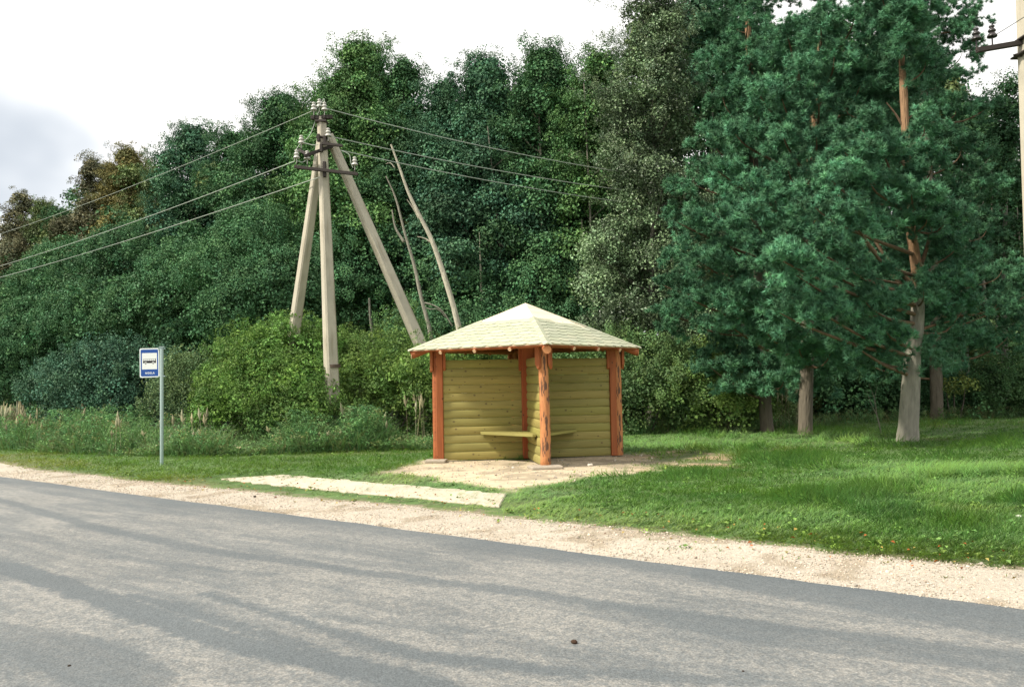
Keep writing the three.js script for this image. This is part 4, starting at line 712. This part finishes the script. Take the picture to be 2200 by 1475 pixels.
pine({
  D: 23, label: 'second pine, its broad bright left crown above the right-hand dark trunk', color: PINE, orangeFrom: .6, bark2: orangeBark, bark: pineBark, per: 120,
  trunk: [[1730, 936, 15], [1732, 860, 14], [1735, 760, 13], [1735, 640, 13], [1738, 480, 11], [1745, 300, 9], [1760, 120, 6], [1765, 20, 3]],
  pads: [
    [1700, 105, 60, 60, -2.4, 1.05], [1765, 85, 55, 60, -2.6, 1.05], [1830, 60, 55, 50, -2.2, 1.05], [1880, 55, 30, 50, -2.0], [1860, 130, 50, 50, -2.2], [1790, 150, 60, 50, -2.8], [1720, 175, 60, 50, -2.8], [1690, 240, 50, 50, -2.8], [1760, 240, 65, 50, -3.0], [1840, 205, 55, 45, -2.6], [1690, 310, 50, 45, -2.9], [1755, 320, 60, 45, -3.0], [1700, 385, 55, 40, -3.0], [1640, 215, 40, 45, -2.4, .9],
    [1752, 60, 45, 45, -.9], [1745, 190, 45, 45, -1.0], [1748, 290, 45, 45, -1.1], [1742, 360, 45, 45, -1.2], [1738, 440, 50, 45, -1.3], [1735, 520, 50, 45, -1.4], [1690, 500, 50, 45, -2.2],
    [1620, 410, 55, 40, -2.6], [1670, 440, 60, 40, -3.0], [1560, 480, 75, 42, -3.2, 1.05], [1490, 495, 45, 35, -3.2, 1.05], [1630, 490, 60, 45, -3.4, 1.05], [1590, 550, 75, 45, -3.2], [1530, 580, 55, 40, -3.0], [1650, 590, 65, 50, -3.4], [1560, 640, 65, 40, -2.8, .9], [1630, 665, 70, 45, -3.0], [1690, 640, 60, 45, -3.0], [1660, 730, 65, 40, -2.6, .85], [1720, 760, 60, 35, -2.0, .75], [1510, 655, 50, 35, -2.4, .8], [1590, 715, 60, 35, -2.4, .8], [1780, 770, 60, 35, -1.6, .7], [1560, 380, 45, 35, -2.0, .85], [1600, 310, 45, 45, -2.0, .8]],
});
pine({
  D: 24.6, label: 'dark pine on the left of the group, above the left-hand black trunk', color: PINE_DARK, geo: TUFT, orangeFrom: .7, bark2: orangeBark, bark: pineBark, per: 95,
  trunk: [[1649, 934, 14], [1644, 860, 13], [1640, 760, 12], [1632, 600, 12], [1622, 400, 10], [1612, 180, 8], [1605, 0, 6], [1600, -160, 3]],
  pads: [[1680, 830, 70, 30, -1.2], [1600, 840, 60, 28, -1], [1540, 800, 60, 30, -.8], [1606, 60, 50, 50, -1], [1608, -30, 50, 50, -1], [1610, 120, 45, 40, -1.1], [1612, 200, 50, 50, -1], [1625, 440, 50, 45, -1], [1630, 560, 55, 45, -1], [1640, 680, 60, 40, -.8], [1580, 60, 75, 60], [1540, 140, 60, 55, -.4], [1610, 150, 70, 55, -.8], [1560, 230, 65, 55, -.5], [1630, 270, 70, 50, -.8], [1540, 320, 70, 50, -.4], [1620, 360, 75, 50, -.6], [1500, 400, 65, 45, -.3], [1470, 560, 60, 40, -.4], [1440, 620, 55, 35, -.5], [1500, 700, 70, 40, -.3], [1450, 680, 50, 35], [1560, 760, 70, 35], [1620, 790, 60, 35], [1560, -20, 70, 60], [1640, -40, 80, 60], [1600, -120, 70, 60], [1480, 470, 55, 40]],
});
pine({
  D: 27, label: 'tall very dark pine filling the top right behind the nearest pine', color: PINE_DARK, geo: TUFT_FAR, orangeFrom: .8, bark2: orangeBark, bark: pineBark, per: 80,
  trunk: [[2015, 930, 13], [2012, 800, 12], [2006, 600, 11], [1990, 300, 9], [1975, 0, 7], [1960, -250, 4]],
  pads: [[1700, -20, 90, 70], [1790, -40, 90, 70], [1880, -30, 90, 70], [1960, -10, 90, 70], [2040, 20, 70, 60], [2080, 60, 55, 40], [2000, 90, 90, 70], [1920, 100, 80, 70], [2060, 130, 60, 45], [2010, 190, 80, 60], [1920, 210, 80, 60, .5], [2050, 250, 75, 55], [1980, 300, 80, 60, .5], [2060, 340, 75, 60], [2100, 420, 65, 60], [2030, 440, 80, 60, .5], [2110, 510, 70, 50], [2060, 580, 80, 55, .3], [2140, 600, 70, 50, -1], [2130, 670, 75, 45, -1], [2060, 740, 80, 45, .3], [2150, 740, 70, 40], [1960, 720, 80, 50, 1], [1880, 640, 90, 60, 1.2], [1860, 780, 80, 40, 1], [1820, 540, 90, 70, 1.5], [1900, 420, 80, 70, 1.5], [1800, 420, 80, 70, 1.5], [1960, 560, 80, 60, 1.2], [1830, 250, 80, 70, 1.5], [1760, 180, 70, 70, 1.8], [1920, 320, 60, 60, 1.5], [2110, 240, 40, 30], [2200, 640, 60, 45, -1]],
});

// ---------------------------------------------------------------- grass, weeds
function blades(n, h, w, spread, lean, sd, segs = 2) {
  const keep = seed; seed = sd * 3571; const pos = [];
  for (let i = 0; i < n; i++) {
    const a = rr(0, 6.2832), r = spread * Math.sqrt(rnd()), x = Math.cos(a) * r, z = Math.sin(a) * r, d = V(Math.cos(a + rr(-1, 1)), 0, Math.sin(a + rr(-1, 1))), s = V(-d.z, 0, d.x), H = h * rr(.55, 1.1), L = lean * rr(.4, 1.2), W = w * rr(.7, 1.2);
    const P = (t) => V(x, 0, z).addScaledVector(d, L * t * t).add(V(0, H * (t - .28 * t * t * (L / H)), 0));
    for (let k = 0; k < segs; k++) {
      const t0 = k / segs, t1 = (k + 1) / segs, A = P(t0), B = P(t1), w0 = W * (1 - t0 * .7) / 2, w1 = W * (1 - t1 * .7) / 2, last = k === segs - 1;
      const a0 = A.clone().addScaledVector(s, -w0), a1 = A.clone().addScaledVector(s, w0), b0 = B.clone().addScaledVector(s, -w1), b1 = B.clone().addScaledVector(s, w1);
      if (last) for (const q of [a0, a1, B]) pos.push(q.x, q.y, q.z); else for (const q of [a0, a1, b1, a0, b1, b0]) pos.push(q.x, q.y, q.z);
    }
  }
  seed = keep; const g = new THREE.BufferGeometry(); g.setAttribute('position', new THREE.Float32BufferAttribute(pos, 3)); g.computeVertexNormals(); return g;
}
const grassMat = new THREE.MeshPhysicalMaterial({ color: RGB(1, 1, 1), roughness: .65, specularIntensity: .5, transmission: .45, thickness: 0, ior: 1.4 });
{
  const lawn = new Scatter(), long = new Scatter(), green = RGB(.165, .31, .055), blue = RGB(.145, .295, .075), yel = RGB(.31, .35, .07), clover = new Scatter();
  const inView = (x, z) => { const k = -z; return k > 4.5 && x > -k * .64 - .6 && x < k * .64 + .6; };
  const slabIn = (u, v) => u > SLAB.u0 - .05 && u < SLAB.u1 + .05 && v < SLAB.v0 + .04 && v > SLAB.v1 - .04;
  const tries = 64000;
  for (let i = 0; i < tries; i++) {
    // denser near the camera: sample depth by its inverse
    const D = 1 / lerp(1 / 5.6, 1 / 31, rnd()), x = (rnd() * 2 - 1) * D * .66, z = -D;
    if (rnd() > clamp(D / 11) * clamp(D / 8)) continue;
    const u = roadU(x, z), v = roadV(x, z), sh = SHOULDER(u), past = -v - sh;
    if (past < -.12 && (past < -.7 || rnd() > .02)) continue; if (past > -.12 && past < .25 && rnd() > smooth(-.15, .35, past + (noise(x * 3, z * 3) - .5) * .4)) continue;
    if (slabIn(u, -Math.abs(v)) && rnd() > .004) continue;
    const b = bareAt(x, z); if (b > 0 && rnd() < Math.pow(b, .6) * 1.0 - .012) continue;
    const clump = fbm(x * .75 + 9, z * .75 + 4, 3), tall = smooth(.50, .72, clump) * smooth(.8, 2.6, past) * smooth(-2, 2, x), flow = 2.4 + 3.2 * fbm(x * .3 + 2, z * .3, 2), dirx = Math.cos(flow), dirz = Math.sin(flow);
    const k = noise(x * 1.7 + 60, z * 1.7), dry = smooth(1.4, .2, past) * .6 + (b > .02 ? .5 : 0) + smooth(.62, .78, fbm(x * .5 + 31, z * .5 + 2, 3)) * .6 + smooth(-1, -6, x) * .35;
    const base = green.clone().lerp(blue, clamp(k * 1.2 - .1)).lerp(yel, clamp(dry * .65 * rr(.5, 1.3)));
    const nearSlab = u > SLAB.u0 - .6 && u < SLAB.u1 + .4 && -v < 3.6; if (nearSlab && past < 1.3 && rnd() < .6) continue;
    const h = lerp(.6, 1.25, tall) * lerp(.45, 1, smooth(0, 1, past)) * rr(.75, 1.2) * (nearSlab ? .4 : 1) * lerp(1, .5, b), dir = V(dirx * (.25 + .55 * tall), 1, dirz * (.25 + .55 * tall)).normalize(), p = V(x, groundY(x, z) - .012, z);
    (tall > .55 && rnd() < .6 ? long : lawn).add(p, qFrom(dir, rr(0, 6.28)), V(rr(.85, 1.2) * (D > 14 ? 1.25 : 1), h, rr(.85, 1.2) * (D > 14 ? 1.25 : 1)), tint(base, .6, 1.45, .12));
    if (rnd() < .03) { p.y += rr(.02, .07) * h; clover.add(p, qFrom(V(rr(-.4, .4), 1, rr(-.4, .4)).normalize(), rr(0, 6)), rr(.6, 1.3), tint(base, .6, 1.0, .1)); }
  }
  lawn.build('lawn_grass', blades(10, .125, .011, .11, .13, 3), grassMat, scene).userData = { kind: 'stuff', label: 'short green grass of the lawn and roadside verge', category: 'grass' };
  long.build('long_grass', blades(13, .17, .012, .11, .26, 4, 3), grassMat, scene).userData = { kind: 'stuff', label: 'longer lodged tufts of bluish green grass in the lawn', category: 'grass' };
  clover.build('lawn_herbs', spray(9, .06, .042, .034, { seedN: 14, up: .9, flat: .5 }), plainLeaf, scene).userData = { kind: 'stuff', label: 'small broad leaves among the grass of the lawn', category: 'herbs' };

  // tall weeds in the ditch and along the foot of the bushes
  const weeds = new Scatter(), tall = new Scatter(), dry = new Scatter(), heads = new Scatter();
  const front = [[-200, 24], [0, 22.5], [150, 20.6], [300, 19.6], [450, 19.2], [600, 19.6], [750, 20], [850, 20.3], [940, 20.5], [1300, 24.5], [1600, 25.4], [2200, 27], [2400, 27]], rear = [[-200, 38], [0, 33], [300, 26], [450, 23.5], [940, 22.5], [1300, 27], [2400, 30]];
  for (let i = 0; i < 9500; i++) {
    const px = rr(-120, 2330), f = lp(front, px), D = f + (lp(rear, px) - f) * Math.pow(rnd(), 1.4), x = (px - PW / 2) / FPX * D, z = -D, p = V(x, groundY(x, z), z);
    if (px > 900 && (px > 1330 ? rnd() < .82 : rnd() < .5)) continue;
    const n = fbm(x * .8 + 5, z * .8 + 1, 3), right = px > 1250, H = right ? lerp(.25, .6, n) : lerp(.18, 1.12, smooth(.28, .75, n)) * smooth(-.4, 1.6, D - f + n * 1.2);
    const base = RGB(.21, .35, .115).lerp(RGB(.14, .29, .11), clamp(n * 1.6 - .3)).lerp(RGB(.26, .24, .11), rnd() < .2 ? .7 : 0);
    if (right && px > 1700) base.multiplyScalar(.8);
    if (rnd() < .38) { const lv = Math.max(2, Math.round(H / .16)); for (let k = 0; k < lv; k++) weeds.add(V(x + rr(-.08, .08), p.y + .05 + k * H / lv, z + rr(-.08, .08)), qFrom(V(rr(-.5, .5), 1, rr(-.5, .5)).normalize(), rr(0, 6)), rr(.5, .95), tint(base, .6, 1.45, .12)); }
    else tall.add(p, qFrom(V(rr(-.2, .2), 1, rr(-.2, .2)).normalize(), rr(0, 6)), V(rr(.8, 1.3), H * rr(.85, 1.15), rr(.8, 1.3)), tint(base, .7, 1.35, .12));
    if (!right && rnd() < .014 + (px < 120 ? .08 : 0)) { const s = H * rr(.85, 1.15); heads.add(p, qFrom(V(rr(-.25, .25), 1, rr(-.2, .2)).normalize(), rr(0, 6)), V(1, s, 1), tint(RGB(.33, .31, .18), .5, 1.2, .06)); }
    if (rnd() < .02) dry.add(p, qFrom(V(rr(-.5, .5), 1, rr(-.5, .5)).normalize(), rr(0, 6)), V(1, H * rr(.6, 1), 1), tint(RGB(.36, .28, .16), .6, 1.2, .06));
  }
  for (const [px, n] of [[905, 4], [888, 3], [1520, 7], [1560, 5], [1670, 6], [1700, 8], [20, 14], [45, 12], [5, 12], [250, 3], [425, 4], [390, 3]]) for (let i = 0; i < n; i++) { const D = px > 1300 ? rr(25.2, 26) : px < 60 ? rr(23, 26) : px < 500 ? rr(20, 21) : rr(20.6, 21.4), q = px + rr(-16, 16), x = (q - PW / 2) / FPX * D; heads.add(V(x, groundY(x, -D), -D), qFrom(V(rr(-.15, .15), 1, rr(-.1, .1)).normalize(), rr(0, 6)), V(1, px > 1300 ? rr(1.0, 1.5) : px > 800 ? rr(1.1, 1.6) : rr(.9, 1.3), 1), tint(RGB(.34, .31, .19), .6, 1.2, .06)); }
  weeds.build('ditch_herbs', spray(16, .17, .085, .038, { seedN: 9, up: .6 }), leafMat(.65, .3), scene).userData = { kind: 'stuff', label: 'leafy herbs and nettles crowding the ditch behind the verge', category: 'herbs' };
  tall.build('tall_grass', blades(8, 1, .013, .13, .42, 8, 3), grassMat, scene).userData = { kind: 'stuff', label: 'tall uncut grass along the ditch and the foot of the bushes', category: 'grass' };
  const head = merge([pipe([V(0, 0, 0), V(.01, .5, 0), V(.03, .78, 0)], [.004, .004, .003], 4, { cap: false }), pipe([V(.03, .72, 0), V(.034, .80, 0), V(.045, .90, .01), V(.06, 1, .01)], [.006, .030, .026, .004], 6), pipe([V(.03, .74, .0), V(.06, .82, .02), V(.09, .88, .03)], [.004, .016, .003], 5), pipe([V(.03, .76, 0), V(.0, .84, -.02), V(-.03, .90, -.03)], [.004, .014, .003], 5)]);
  heads.build('seed_heads', head, M(1, 1, 1, .9), scene).userData = { kind: 'stuff', label: 'pale beige seed heads standing above the ditch weeds', category: 'seed heads' };
  dry.build('dry_stalks', blades(6, 1, .012, .06, .3, 12, 2), M(1, 1, 1, .9), scene).userData = { kind: 'stuff', label: 'dry straw-coloured stalks scattered through the weeds', category: 'stalks' };
  // fallen leaves on the verge
  const fallen = new Scatter(); for (let i = 0; i < 260; i++) { const u = rr(-8, 6), v = -SHOULDER(u) + rr(-.9, .5), p = roadPt(u, v); p.y = .02 + rr(0, .03) * (v < -SHOULDER(u) ? 1.6 : 0); fallen.add(p, qFrom(V(rr(-.5, .5), 1, rr(-.5, .5)).normalize(), rr(0, 6)), rr(.5, 1.1), tint(rnd() < .35 ? RGB(.32, .10, .025) : RGB(.30, .24, .07), .6, 1.3)); }
  fallen.build('fallen_leaves', spray(1, .001, .05, .036, { seedN: 31, up: 1 }), plainLeaf, scene).userData = { kind: 'stuff', label: 'small yellow and reddish fallen leaves along the verge edge', category: 'leaves' };
}

// ---------------------------------------------------------------- small things
{
  const lump = (r, sd, flat = .6) => { const g = new THREE.IcosahedronGeometry(r, 3), p = g.attributes.position; for (let i = 0; i < p.count; i++) { const x = p.getX(i) / r, y = p.getY(i) / r, z = p.getZ(i) / r, k = 1 + .55 * (fbm(x * 2 + sd, y * 2 + z * 1.7 + sd, 3) - .5); p.setXYZ(i, x * r * k, y * r * k * flat, z * r * k); } g.computeVertexNormals(); return g; };
  const clod = M(.030, .020, .012, .95);
  const put = (px, py, r, sd, label, name, cat, mat = clod, flat = .62) => { const p = onGround(px, py); p.y = r * flat * .75 + .016; single(name, label, cat, lump(r, sd, flat), mat, p, sd); };
  put(1234, 1388, .020, 2, 'dark brown clod of dirt lying alone in the middle of the road', 'dirt_clod', 'clod', M(.045, .022, .010, .95), .75);
  put(148, 1437, .009, 5, 'small black crumb on the road near the lower left corner', 'dirt_clod', 'clod');
  put(1597, 1449, .007, 8, 'tiny dark crumb on the road close to the bottom edge', 'dirt_clod', 'clod');
  put(547, 1070, .022, 11, 'small dark crumb on the gravel shoulder in front of the slab', 'dirt_clod', 'clod');
  put(2190, 1114, .030, 14, 'little white scrap in the grass at the right edge', 'litter_scrap', 'litter', M(.75, .72, .66, .8), .5);
  { const p = onGround(655, 968); const s = new THREE.Group(); const pts = []; for (let i = 0; i <= 8; i++) { const t = i / 8; pts.push(V(-.12 + .26 * t, .10 + .12 * Math.sin(t * 2.4), .02 * Math.sin(t * 5))); } single('broken_branch', 'pale broken end of a log poking from the weeds near the big bush', 'branch', pipe([V(-.08, .13, .02), V(-.02, .19, .03), V(.06, .22, 0), V(.14, .20, -.25)], [.03, .036, .034, .03], 10, { rough: .15 }), M(.62, .50, .34, .9), p.setY(0)); }
  single('flat_stone', 'pale stone in the grass between weeds and verge left of the shelter', 'stone', lump(.05, 21, .6), M(.55, .47, .34, .9), onGround(812, 962).setY(.05));
  const twig = [V(0, -.05, 0), V(-.12, .5, 0), V(-.18, .95, .03), V(-.30, 1.3, .02)];
  const q = onGround(1896, 935); single('dead_sapling', 'thin pale dead sapling standing left of the nearest pine trunk', 'sapling', merge([pipe(twig, [.018, .015, .010, .004], 6), pipe([V(-.12, .5, 0), V(-.3, .85, .05), V(-.36, 1.15, 0)], [.011, .008, .003], 5), pipe([V(-.18, .95, .03), V(-.08, 1.25, 0)], [.007, .003], 5)]), bark(1.3, 1.3, 1.2), q.setY(groundY(q.x, q.z)));
}

camera.far = 2000; camera.updateProjectionMatrix();
renderer.render(scene, camera);
